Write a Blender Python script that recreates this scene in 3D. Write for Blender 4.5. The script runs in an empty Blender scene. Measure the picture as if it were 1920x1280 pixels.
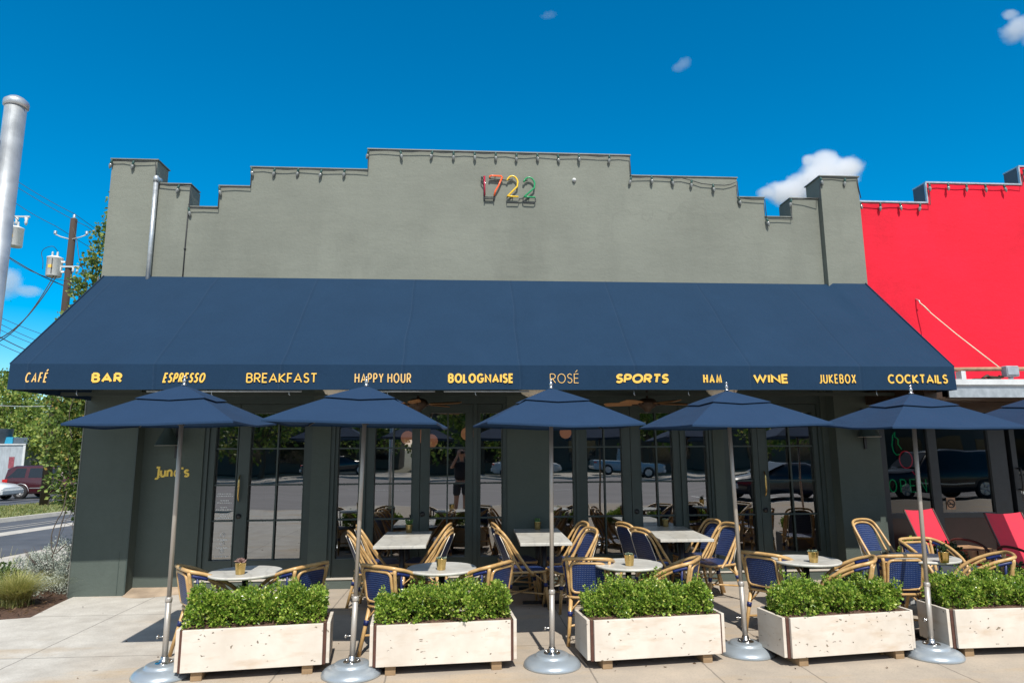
import bpy, bmesh, math, random
from mathutils import Vector, Matrix
R = math.radians
PI = math.pi
rnd = random.Random(7)
sc = bpy.context.scene
COL = sc.collection

# ------------------------------------------------------------------ materials
def nodes(name):
    m = bpy.data.materials.new(name); m.use_nodes = True
    nt = m.node_tree
    for n in list(nt.nodes): nt.nodes.remove(n)
    out = nt.nodes.new('ShaderNodeOutputMaterial')
    return m, nt, out
def N(nt, t, **kw):
    n = nt.nodes.new(t)
    for k, v in kw.items():
        if k.startswith('i_'):
            key = k[2:].replace('_', ' ')
            n.inputs[key].default_value = v
        else: setattr(n, k, v)
    return n
def L(nt, a, b): nt.links.new(a, b)
def math_(nt, op, a, b=None, clamp=False):
    n = nt.nodes.new('ShaderNodeMath'); n.operation = op; n.use_clamp = clamp
    for i, v in enumerate((a, b)):
        if v is None: continue
        if isinstance(v, (int, float)): n.inputs[i].default_value = v
        else: nt.links.new(v, n.inputs[i])
    return n.outputs[0]
def mixc(nt, f, a, b, mode='MIX'):
    n = nt.nodes.new('ShaderNodeMix'); n.data_type = 'RGBA'; n.blend_type = mode
    for i, v in ((0, f), (6, a), (7, b)):
        if isinstance(v, (int, float)): n.inputs[i].default_value = v
        elif isinstance(v, tuple): n.inputs[i].default_value = (v[0], v[1], v[2], 1)
        else: nt.links.new(v, n.inputs[i])
    return n.outputs[2]
def ramp(nt, fac, stops):
    n = nt.nodes.new('ShaderNodeValToRGB'); e = n.color_ramp.elements
    while len(e) < len(stops): e.new(0.5)
    for k, (p, c) in enumerate(stops):
        e[k].position = p; e[k].color = (c, c, c, 1) if isinstance(c, (int, float)) else (*c, 1)
    nt.links.new(fac, n.inputs[0]); return n.outputs[0]
def noise(nt, vec, scale, detail=5, rough=.55, stretch=None):
    if stretch:
        mp = N(nt, 'ShaderNodeMapping'); mp.inputs['Scale'].default_value = stretch
        L(nt, vec, mp.inputs[0]); vec = mp.outputs[0]
    n = N(nt, 'ShaderNodeTexNoise'); n.inputs['Scale'].default_value = scale
    n.inputs['Detail'].default_value = detail; n.inputs['Roughness'].default_value = rough
    L(nt, vec, n.inputs['Vector']); return n.outputs['Fac']
def coord(nt, world=False):
    if world: return N(nt, 'ShaderNodeNewGeometry').outputs['Position']
    return N(nt, 'ShaderNodeTexCoord').outputs['Object']
def principled(nt, out, col, rough, metal=0, spec=.5, bump=None, coat=0):
    b = N(nt, 'ShaderNodeBsdfPrincipled')
    for k, v in (('Base Color', col), ('Roughness', rough)):
        if isinstance(v, (int, float)): b.inputs[k].default_value = v
        elif isinstance(v, tuple): b.inputs[k].default_value = (*v[:3], 1)
        else: L(nt, v, b.inputs[k])
    b.inputs['Metallic'].default_value = metal
    b.inputs['Specular IOR Level'].default_value = spec
    b.inputs['Coat Weight'].default_value = coat
    if bump is not None:
        h, st, d = bump
        bn = N(nt, 'ShaderNodeBump'); bn.inputs['Strength'].default_value = st; bn.inputs['Distance'].default_value = d
        L(nt, h, bn.inputs['Height']); L(nt, bn.outputs[0], b.inputs['Normal'])
    L(nt, b.outputs[0], out.inputs[0]); return b
def mat(name, col, rough=.7, var=.15, vs=6., metal=0., spec=.5, bump=0., bs=60., bd=.003, coat=0., world=False, stretch=None):
    m, nt, out = nodes(name)
    v = coord(nt, world)
    n = noise(nt, v, vs, stretch=stretch)
    lo = tuple(c*(1-var) for c in col); hi = tuple(min(1, c*(1+var)) for c in col)
    c = ramp(nt, n, [(.3, lo), (.7, hi)])
    bp = (noise(nt, v, bs, 4), bump, bd) if bump else None
    r = ramp(nt, n, [(.3, max(0, rough-.06)), (.7, min(1, rough+.06))])
    principled(nt, out, c, r, metal, spec, bp, coat); return m
M = {}
def stucco(name, col, streak=.10, seam=False):
    m, nt, out = nodes(name); v = coord(nt, True)
    big = noise(nt, v, .9, 6, .6); st = noise(nt, v, 1.6, 6, .62, (1.0, 1.0, .22)); fine = noise(nt, v, 26, 5, .6)
    tr = noise(nt, v, 3.2, 7, .65, (.55, .55, 1.7))
    c = mixc(nt, ramp(nt, big, [(.3, 0.), (.7, 1.)]), tuple(x*(1-streak*.8) for x in col), tuple(x*(1+streak*.6) for x in col))
    c = mixc(nt, ramp(nt, st, [(.52, 0.), (.78, .75)]), c, tuple(x*.74 for x in col))
    c = mixc(nt, ramp(nt, tr, [(.48, 0.), (.75, .35)]), c, (col[0]*1.16, col[1]*1.14, col[2]*1.13))
    c = mixc(nt, ramp(nt, fine, [(.3, .12), (.6, 0.)]), c, tuple(x*.6 for x in col))
    vo = N(nt, 'ShaderNodeTexVoronoi'); vo.feature = 'DISTANCE_TO_EDGE'; vo.inputs['Scale'].default_value = .55
    nd = N(nt, 'ShaderNodeTexNoise'); nd.inputs['Scale'].default_value = 2.2; nd.inputs['Detail'].default_value = 6; L(nt, v, nd.inputs['Vector'])
    va_ = N(nt, 'ShaderNodeVectorMath'); va_.operation = 'MULTIPLY_ADD'; va_.inputs[1].default_value = (.9, .9, .9); L(nt, nd.outputs['Color'], va_.inputs[0]); L(nt, v, va_.inputs[2]); L(nt, va_.outputs[0], vo.inputs['Vector'])
    crack = math_(nt, 'MULTIPLY', ramp(nt, vo.outputs['Distance'], [(.0, 1.), (.006, 0.)]), ramp(nt, noise(nt, v, .8, 2), [(.54, 0.), (.64, .20)]))
    c = mixc(nt, crack, c, tuple(x*.45 for x in col))
    c = mixc(nt, ramp(nt, noise(nt, v, 7, 9, .85), [(.70, 0.), (.735, .55)]), c, tuple(x*.35 for x in col))
    c = mixc(nt, ramp(nt, noise(nt, v, .45, 3, .5, (1, 1, 1.6)), [(.50, 0.), (.53, .16)]), c, tuple(x*1.18 for x in col))
    bumpn = math_(nt, 'ADD', math_(nt, 'MULTIPLY', fine, .5), math_(nt, 'MULTIPLY', tr, 1.1))
    principled(nt, out, c, .78, 0, .3, (bumpn, .32, .02)); return m
M['stucco'] = stucco('painted_stucco_olive', (.194, .205, .172), .17)
M['lowpaint'] = stucco('painted_wall_dark_green', (.084, .104, .091), .12)
M['redwall'] = stucco('painted_stucco_red', (.70, .008, .030), .26)
M['frame'] = mat('door_frame_paint', (.040, .058, .052), .45, .12, 9, bump=.1, bs=90)
M['ceil'] = mat('ceiling_paint', (.045, .058, .05), .7, .1, 5)
M['slate'] = mat('dark_slate_flashing', (.075, .095, .12), .5, .15, 8)
M['cap'] = mat('parapet_flashing', (.20, .205, .18), .5, .15, 8, metal=.3)
M['galv'] = mat('galvanised_metal', (.52, .55, .57), .42, .14, 14, metal=.65, spec=.5)
M['whitemetal'] = mat('white_painted_metal', (.62, .64, .64), .5, .1, 8)
M['grey'] = mat('light_grey_plastic', (.5, .52, .52), .5, .1, 6)
M['black'] = mat('black_metal', (.018, .018, .02), .4, .2, 20)
M['blackframe'] = mat('dark_storefront_frame', (.022, .027, .034), .4, .15, 10)
M['chrome'] = mat('polished_steel', (.62, .60, .57), .22, .05, 30, metal=1.)
M['steel'] = mat('brushed_steel', (.46, .42, .375), .42, .07, 40, metal=.45, stretch=(1, 1, .02))
M['silver'] = mat('silver_paint', (.36, .41, .45), .36, .07, 6, metal=.35, spec=.6, coat=.3)
M['brass'] = mat('brushed_brass', (.62, .44, .17), .24, .10, 12, metal=1.)
M['gold'] = mat('gold_letter_paint', (.86, .52, .085), .55, .05, 9)
M['signgold'] = mat('bright_yellow_sign_letters', (.95, .66, .11), .5, .04, 9)
M['cream'] = mat('gold_thin_letter_paint', (.80, .50, .16), .55, .05, 9)
M['lampglass'] = mat('cream_lamp_glass', (.90, .82, .68), .35, .05, 6)
M['fanwood'] = mat('fan_blade_wood', (.42, .20, .075), .5, .2, 10, stretch=(1, 6, 6))
M['bronze'] = mat('dark_bronze', (.06, .035, .022), .45, .15, 10, metal=.3)
M['bulb'] = mat('bulb_glass', (.20, .21, .20), .12, .05, 9, spec=.8)
M['socket'] = mat('bulb_socket', (.02, .07, .06), .5, .1, 9)
M['wire'] = mat('black_cable', (.02, .022, .025), .6, .1, 9)
M['white'] = mat('white_paint', (.78, .78, .76), .5, .04, 9)
M['redsling'] = mat('red_sling_fabric', (.62, .025, .055), .75, .1, 8, bump=.15, bs=250, bd=.001)
M['brownmetal'] = mat('brown_metal', (.07, .035, .028), .4, .12, 12)
M['logwood'] = mat('weathered_timber', (.40, .23, .12), .8, .35, 5, bump=.5, bs=14, bd=.01, stretch=(1, 1, .15))
M['polewood'] = mat('creosote_wood', (.052, .036, .028), .9, .3, 4, bump=.4, bs=12, bd=.01, stretch=(1, 1, .08))
M['footwood'] = mat('raw_pine', (.30, .20, .11), .8, .3, 12, stretch=(.2, 1, 1))
M['corten'] = mat('rusted_steel_frame', (.095, .04, .028), .75, .25, 20)
M['rubber'] = mat('black_rubber', (.02, .02, .022), .8, .15, 20)
M['carglass'] = mat('car_window', (.012, .017, .022), .06, .05, 4, spec=.6)
M['maroon'] = mat('maroon_car_paint', (.052, .010, .014), .3, .06, 3, coat=.6)
M['maroonlow'] = mat('maroon_cladding', (.06, .018, .022), .4, .06, 3)
M['whitecar'] = mat('white_car_paint', (.74, .75, .75), .3, .04, 3, coat=.5)
M['darkcar'] = mat('black_car_paint', (.012, .015, .02), .22, .05, 3, coat=.8)
M['bluecar'] = mat('pale_blue_car_paint', (.22, .36, .47), .3, .05, 3, coat=.6)
M['alloy'] = mat('alloy_wheel', (.55, .55, .55), .35, .08, 20, metal=.7)
M['redlamp'] = mat('red_lamp_lens', (.55, .02, .02), .25, .05, 9)
M['headlamp'] = mat('headlamp_lens', (.6, .6, .58), .12, .05, 9)
M['shedmetal'] = mat('grey_corrugated_shed', (.36, .40, .43), .6, .18, 2.5, stretch=(3, 3, .6))
M['poster'] = mat('faded_red_poster', (.28, .07, .09), .7, .4, 12)
M['bluebin'] = mat('bright_blue_plastic', (.02, .28, .45), .45, .1, 8)
M['darkbin'] = mat('dark_corrugated_bin', (.07, .10, .13), .6, .2, 10)
M['terracotta'] = mat('terracotta_roof', (.36, .13, .07), .8, .25, 4)
M['asphalt'] = mat('side_street_asphalt', (.085, .088, .098), .9, .25, 1.2, bump=.5, bs=120, bd=.004, world=True)
M['road'] = mat('main_road_asphalt', (.28, .26, .255), .9, .18, .5, bump=.4, bs=90, bd=.004, world=True, stretch=(.15, 1, 1))
M['kerb'] = mat('pale_concrete_kerb', (.52, .47, .40), .85, .15, 3, bump=.3, bs=60, world=True)
M['fillet'] = mat('stained_concrete', (.38, .29, .205), .9, .3, 4, bump=.4, bs=60, world=True)
M['mulch'] = mat('bark_mulch', (.12, .065, .04), .95, .65, 38, bump=1., bs=55, bd=.03, world=True)
M['soil'] = mat('brown_bark_chips', (.17, .095, .065), .95, .6, 60, bump=1., bs=80, bd=.02)
M['lawn'] = mat('dry_lawn_soil', (.20, .22, .075), .95, .3, 2.2, bump=.6, bs=50, bd=.03, world=True)
M['earth'] = mat('far_ground', (.22, .21, .15), .95, .3, .05, world=True)
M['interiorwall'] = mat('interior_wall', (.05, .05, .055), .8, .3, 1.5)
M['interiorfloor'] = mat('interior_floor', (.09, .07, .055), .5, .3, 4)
M['twig'] = mat('bare_twig_bark', (.10, .08, .065), .9, .3, 8)
M['trunkbark'] = mat('tree_bark', (.11, .085, .065), .95, .35, 5, bump=.6, bs=16, bd=.02, stretch=(1, 1, .3))
M['cooler'] = mat('grey_speaker_case', (.30, .30, .33), .6, .45, 9)
M['rope'] = mat('pale_rope', (.78, .68, .5), .8, .1, 20)
M['stick'] = mat('brown_stick', (.40, .24, .15), .8, .3, 8)
M['concretebox'] = mat('grey_concrete_box', (.36, .36, .35), .85, .15, 5, bump=.2, bs=60)
M['skin'] = mat('skin', (.46, .26, .18), .55, .06, 8)
M['tee'] = mat('black_shirt', (.018, .018, .022), .85, .15, 10)
M['shorts'] = mat('dark_shorts', (.035, .04, .05), .85, .15, 10)
M['hair'] = mat('dark_hair', (.03, .02, .015), .6, .2, 20)
M['tanbuilding'] = mat('tan_building_wall', (.12, .11, .10), .85, .15, .6)

def emis(name, col, st):
    m, nt, out = nodes(name)
    b = principled(nt, out, tuple(min(.8, c) for c in col), .35, 0, .5)
    b.inputs['Emission Color'].default_value = (*col, 1); b.inputs['Emission Strength'].default_value = st
    return m
M['globe'] = emis('warm_pendant_glow', (1., .40, .20), .32)
M['ngreen'] = emis('green_neon', (.0, .50, .17), .40)
M['nred'] = emis('red_neon', (.70, .015, .06), .45)
def tubemat(name, c): return mat(name, c, .25, .05, 9, coat=.4)
M['t_red'] = tubemat('crimson_tube', (.42, .012, .045)); M['t_orange'] = tubemat('orange_tube', (.9, .13, .03))
M['t_yellow'] = tubemat('yellow_tube', (.9, .56, .03)); M['t_green'] = tubemat('green_tube', (.02, .30, .11))

def cloth(name, col, trans=.25, weave=700., dirt=.05, seam=0):
    m, nt, out = nodes(name); v = coord(nt)
    n = noise(nt, v, 1.7, 6, .6); n2 = noise(nt, v, 30, 3, .6); st = noise(nt, v, 2.5, 4, .5, (1, 1, .12))
    c = mixc(nt, ramp(nt, n, [(.3, 0.), (.7, 1.)]), tuple(x*(1-dirt) for x in col), tuple(x*(1+dirt) for x in col))
    c = mixc(nt, ramp(nt, st, [(.55, 0.), (.8, .10)]), c, tuple(min(1, x*1.4+.006) for x in col))
    if seam:
        sx_ = N(nt, 'ShaderNodeSeparateXYZ'); L(nt, v, sx_.inputs[0])
        md = math_(nt, 'FRACT', math_(nt, 'ADD', math_(nt, 'DIVIDE', sx_.outputs[0], seam), math_(nt, 'MULTIPLY', noise(nt, v, .6, 2), .10)))
        ln = math_(nt, 'LESS_THAN', math_(nt, 'ABSOLUTE', math_(nt, 'SUBTRACT', md, .5)), .0040)
        band = math_(nt, 'LESS_THAN', math_(nt, 'ABSOLUTE', math_(nt, 'SUBTRACT', md, .515)), .011)
        c = mixc(nt, math_(nt, 'MULTIPLY', band, .08), c, (0., 0., .004)); c = mixc(nt, math_(nt, 'MULTIPLY', ln, .022), c, (.25, .30, .36))
    c = mixc(nt, ramp(nt, noise(nt, v, 9, 8, .8), [(.70, 0.), (.76, .16)]), c, (.35, .36, .37))
    wv = N(nt, 'ShaderNodeTexNoise'); wv.inputs['Scale'].default_value = weave; wv.inputs['Detail'].default_value = 1
    L(nt, v, wv.inputs['Vector'])
    h = math_(nt, 'ADD', math_(nt, 'MULTIPLY', wv.outputs['Fac'], .15), n2)
    b = N(nt, 'ShaderNodeBsdfPrincipled'); L(nt, c, b.inputs['Base Color']); b.inputs['Roughness'].default_value = .85
    b.inputs['Specular IOR Level'].default_value = .10; b.inputs['Sheen Weight'].default_value = .03
    bn = N(nt, 'ShaderNodeBump'); bn.inputs['Strength'].default_value = .35; bn.inputs['Distance'].default_value = .008
    h = math_(nt, 'ADD', h, math_(nt, 'MULTIPLY', noise(nt, v, 4.5, 4, .55, (1.6, .5, .5)), 5.5))
    L(nt, h, bn.inputs['Height']); L(nt, bn.outputs[0], b.inputs['Normal'])
    t = N(nt, 'ShaderNodeBsdfTranslucent'); L(nt, c, t.inputs[0])
    mx = N(nt, 'ShaderNodeMixShader'); mx.inputs[0].default_value = trans
    L(nt, b.outputs[0], mx.inputs[1]); L(nt, t.outputs[0], mx.inputs[2]); L(nt, mx.outputs[0], out.inputs[0]); return m
M['navy'] = cloth('navy_awning_canvas', (.0135, .0375, .0770), .03, seam=1.36)
M['umbrella'] = cloth('navy_umbrella_canvas', (.0200, .0470, .100), .10)

def marble():
    m, nt, out = nodes('worn_white_marble'); v = coord(nt)
    n = noise(nt, v, 3.5, 8, .65); w = N(nt, 'ShaderNodeTexWave'); w.inputs['Scale'].default_value = 1.6
    w.inputs['Distortion'].default_value = 9; w.inputs['Detail'].default_value = 4; L(nt, v, w.inputs['Vector'])
    vein = ramp(nt, w.outputs['Fac'], [(.0, .8), (.10, 0.)])
    c = mixc(nt, ramp(nt, n, [(.35, 0.), (.7, 1.)]), (.50, .48, .43), (.70, .685, .63))
    c = mixc(nt, math_(nt, 'MULTIPLY', vein, .45), c, (.36, .36, .34)); c = mixc(nt, ramp(nt, noise(nt, v, 9, 6, .7), [(.5, 0.), (.75, .35)]), c, (.52, .47, .36)); principled(nt, out, c, .35, 0, .5); return m
M['marble'] = marble()
def travertine():
    m, nt, out = nodes('travertine_stone'); v = coord(nt, True)
    n = noise(nt, v, 3.5, 6, .6); band = noise(nt, v, 5, 6, .6, (.5, .5, 2))
    c = mixc(nt, ramp(nt, n, [(.3, 0.), (.7, 1.)]), (.60, .535, .455), (.74, .68, .60))
    c = mixc(nt, ramp(nt, band, [(.52, 0.), (.70, .55)]), c, (.52, .39, .27))
    vo = N(nt, 'ShaderNodeTexVoronoi'); vo.inputs['Scale'].default_value = 17
    mp = N(nt, 'ShaderNodeMapping'); mp.inputs['Scale'].default_value = (.8, .8, 1.5)
    nn = N(nt, 'ShaderNodeTexNoise'); nn.inputs['Scale'].default_value = 13; L(nt, v, nn.inputs['Vector'])
    add = N(nt, 'ShaderNodeVectorMath'); add.operation = 'MULTIPLY_ADD'; add.inputs[1].default_value = (.09, .09, .09)
    L(nt, nn.outputs['Color'], add.inputs[0]); L(nt, v, add.inputs[2])
    L(nt, add.outputs[0], mp.inputs[0]); L(nt, mp.outputs[0], vo.inputs['Vector'])
    gate = ramp(nt, noise(nt, v, 6, 3, .6), [(.47, 0.), (.55, 1.)])
    pit = math_(nt, 'MULTIPLY', ramp(nt, vo.outputs['Distance'], [(.10, 1.), (.16, 0.)]), gate)
    c = mixc(nt, math_(nt, 'MULTIPLY', pit, .75), c, (.20, .14, .08))
    principled(nt, out, c, .75, 0, .35, (math_(nt, 'SUBTRACT', math_(nt, 'MULTIPLY', n, .1), pit), .9, .012)); return m
M['travertine'] = travertine()
def rattan():
    m, nt, out = nodes('varnished_rattan'); v = coord(nt)
    n = noise(nt, v, 14, 5, .6); w = noise(nt, v, 40, 3, .6)
    c = mixc(nt, ramp(nt, n, [(.3, 0.), (.7, 1.)]), (.46, .262, .092), (.64, .42, .185))
    c = mixc(nt, ramp(nt, w, [(.62, 0.), (.72, .6)]), c, (.24, .115, .035))
    principled(nt, out, c, .36, 0, .5, (n, .15, .004), .15); return m
M['rattan'] = rattan()
def weave():
    m, nt, out = nodes('woven_blue_cane'); v = coord(nt)
    s = N(nt, 'ShaderNodeSeparateXYZ'); L(nt, v, s.inputs[0])
    a = math_(nt, 'MULTIPLY', s.outputs[0], 2*PI/.031); yz = math_(nt, 'ADD', s.outputs[1], s.outputs[2])
    b = math_(nt, 'MULTIPLY', yz, 2*PI/.031)
    p = math_(nt, 'MULTIPLY', math_(nt, 'SINE', math_(nt, 'ADD', a, b)), math_(nt, 'SINE', math_(nt, 'SUBTRACT', a, b)))
    dot = ramp(nt, p, [(.80, 0.), (.92, 1.)])
    n = noise(nt, v, 11, 4)
    c = mixc(nt, ramp(nt, n, [(.3, 0.), (.7, 1.)]), (.005, .020, .085), (.010, .034, .138))
    c = mixc(nt, math_(nt, 'MULTIPLY', dot, .7), c, (.42, .47, .58))
    principled(nt, out, c, .42, 0, .5, (p, .5, .003)); return m
M['weave'] = weave()
M['bluewrap'] = mat('blue_cane_binding', (.010, .020, .11), .45, .15, 30)
def glass(name, refl, tint, rough=.0):
    m, nt, out = nodes(name)
    t = N(nt, 'ShaderNodeBsdfTransparent'); t.inputs[0].default_value = (*tint, 1)
    g = N(nt, 'ShaderNodeBsdfGlossy'); g.inputs['Roughness'].default_value = rough; g.inputs[0].default_value = (1, 1, 1, 1)
    v = coord(nt, True); bn = N(nt, 'ShaderNodeBump'); bn.inputs['Strength'].default_value = .035; bn.inputs['Distance'].default_value = .06
    L(nt, noise(nt, v, 1.3, 1), bn.inputs['Height']); L(nt, bn.outputs[0], g.inputs['Normal'])
    fr = N(nt, 'ShaderNodeFresnel'); fr.inputs[0].default_value = 1.5
    f = math_(nt, 'ADD', fr.outputs[0], refl, True)
    mx = N(nt, 'ShaderNodeMixShader'); L(nt, f, mx.inputs[0]); L(nt, t.outputs[0], mx.inputs[1]); L(nt, g.outputs[0], mx.inputs[2])
    L(nt, mx.outputs[0], out.inputs[0]); return m
M['glass'] = glass('door_glass', .24, (.5, .52, .52))
M['shoppanel'] = mat('dark_red_brown_panel', (.040, .018, .018), .22, .3, 3)
M['shopglass'] = glass('dark_shop_glass', .012, (.22, .22, .22))
def leafmat(name, stops, trans=.3, rough=.45, spec=.4):
    m, nt, out = nodes(name)
    g = N(nt, 'ShaderNodeNewGeometry'); c = ramp(nt, g.outputs['Random Per Island'], stops)
    b = N(nt, 'ShaderNodeBsdfPrincipled'); L(nt, c, b.inputs['Base Color']); b.inputs['Roughness'].default_value = rough
    b.inputs['Specular IOR Level'].default_value = spec
    t = N(nt, 'ShaderNodeBsdfTranslucent'); L(nt, c, t.inputs[0])
    mx = N(nt, 'ShaderNodeMixShader'); mx.inputs[0].default_value = trans
    L(nt, b.outputs[0], mx.inputs[1]); L(nt, t.outputs[0], mx.inputs[2]); L(nt, mx.outputs[0], out.inputs[0]); return m
M['boxleaf'] = leafmat('boxwood_leaf', [(0, (.065, .15, .02)), (.4, (.20, .34, .042)), (.8, (.40, .54, .08)), (1, (.64, .66, .18))], .34, .27, .6)
M['vineleaf'] = leafmat('vine_leaf', [(0, (.05, .11, .025)), (.5, (.16, .25, .05)), (.92, (.34, .40, .11)), (1, (.50, .30, .08))], .3)
M['treeleaf'] = leafmat('tree_leaf', [(0, (.07, .14, .025)), (.5, (.20, .30, .055)), (.9, (.36, .43, .10)), (1, (.46, .38, .12))], .3, .55)
M['treeleaf2'] = leafmat('yellow_green_leaf', [(0, (.09, .17, .028)), (.5, (.27, .37, .06)), (1, (.48, .50, .11))], .3, .55)
M['darkleaf'] = leafmat('dark_shrub_leaf', [(0, (.012, .03, .012)), (.6, (.03, .065, .02)), (1, (.07, .11, .04))], .2)
M['silverleaf'] = leafmat('silver_leaf', [(0, (.25, .29, .24)), (.5, (.42, .46, .39)), (1, (.58, .61, .54))], .15, .7, .2)
M['grassblade'] = leafmat('dry_grass_blade', [(0, (.20, .24, .05)), (.5, (.46, .46, .14)), (1, (.66, .58, .28))], .3, .6)
M['lawnblade'] = leafmat('lawn_blade', [(0, (.10, .14, .03)), (.5, (.19, .22, .06)), (1, (.33, .29, .12))], .3, .7)
M['weedleaf'] = leafmat('green_weed_leaf', [(0, (.06, .11, .03)), (.5, (.12, .19, .06)), (1, (.22, .27, .10))], .3, .6)
M['pinkleaf'] = leafmat('pink_succulent_leaf', [(0, (.26, .15, .13)), (1, (.46, .30, .26))], .15, .5)
M['paleleaf'] = leafmat('pale_succulent_leaf', [(0, (.16, .22, .15)), (1, (.36, .42, .32))], .15, .5)
M['greensucc'] = leafmat('green_succulent_leaf', [(0, (.05, .13, .04)), (1, (.15, .28, .08))], .2, .4)
M['dryleaf'] = leafmat('fallen_leaf', [(0, (.05, .03, .02)), (1, (.20, .12, .06))], .1, .8)

def sidewalkmat():
    m, nt, out = nodes('sidewalk_concrete'); v = coord(nt, True)
    s = N(nt, 'ShaderNodeSeparateXYZ'); L(nt, v, s.inputs[0]); X, Y = s.outputs[0], s.outputs[1]
    wob = math_(nt, 'MULTIPLY', math_(nt, 'SUBTRACT', noise(nt, v, 9, 3), .5), .02)
    big = noise(nt, v, .8, 6, .6); mid = noise(nt, v, 3.3, 7, .65); fine = noise(nt, v, 60, 4, .7); st = noise(nt, v, 1.1, 6, .62, (.5, 1.5, 1))
    left = ramp(nt, math_(nt, 'ADD', math_(nt, 'MULTIPLY', math_(nt, 'ADD', X, 4.2), .36), math_(nt, 'MULTIPLY', math_(nt, 'SUBTRACT', big, .5), 1.2)), [(.2, 0.), (.75, 1.)])
    c = mixc(nt, left, (.62, .585, .52), (.475, .40, .315))
    c = mixc(nt, ramp(nt, mid, [(.35, .45), (.65, 0.)]), c, (.30, .265, .225), 'MIX')
    c = mixc(nt, ramp(nt, st, [(.53, 0.), (.70, .62)]), c, (.50, .345, .18))
    c = mixc(nt, ramp(nt, fine, [(.32, .35), (.5, 0.)]), c, (.22, .20, .18))
    c = mixc(nt, ramp(nt, noise(nt, v, 21, 8, .8), [(.62, 0.), (.67, .7)]), c, (.10, .085, .07))
    vg = N(nt, 'ShaderNodeTexVoronoi'); vg.inputs['Scale'].default_value = 2.3; L(nt, v, vg.inputs['Vector'])
    c = mixc(nt, ramp(nt, vg.outputs['Distance'], [(.045, .55), (.06, 0.)]), c, (.14, .125, .11))
    j = None
    def line(d, w=.007):
        return math_(nt, 'LESS_THAN', math_(nt, 'ABSOLUTE', math_(nt, 'ADD', d, wob)), w)
    for x0 in (-7.2, -3.93, -1.55, -.64, 1.04, 2.03, 2.82, 4.0, 5.6, 7.2):
        k = line(math_(nt, 'SUBTRACT', X, x0)); j = k if j is None else math_(nt, 'MAXIMUM', j, k)
    for y0 in (8.2, 6.6, 4.6, 3.1, 1.6, 0.1, -1.6):
        k = line(math_(nt, 'SUBTRACT', Y, y0)); j = math_(nt, 'MAXIMUM', j, k)
    c = mixc(nt, math_(nt, 'MULTIPLY', j, .62), c, (.13, .115, .10))
    h = math_(nt, 'SUBTRACT', math_(nt, 'ADD', math_(nt, 'MULTIPLY', fine, .4), mid), math_(nt, 'MULTIPLY', j, 2))
    principled(nt, out, c, .85, 0, .3, (h, .35, .006)); return m
M['sidewalk'] = sidewalkmat()

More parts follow.
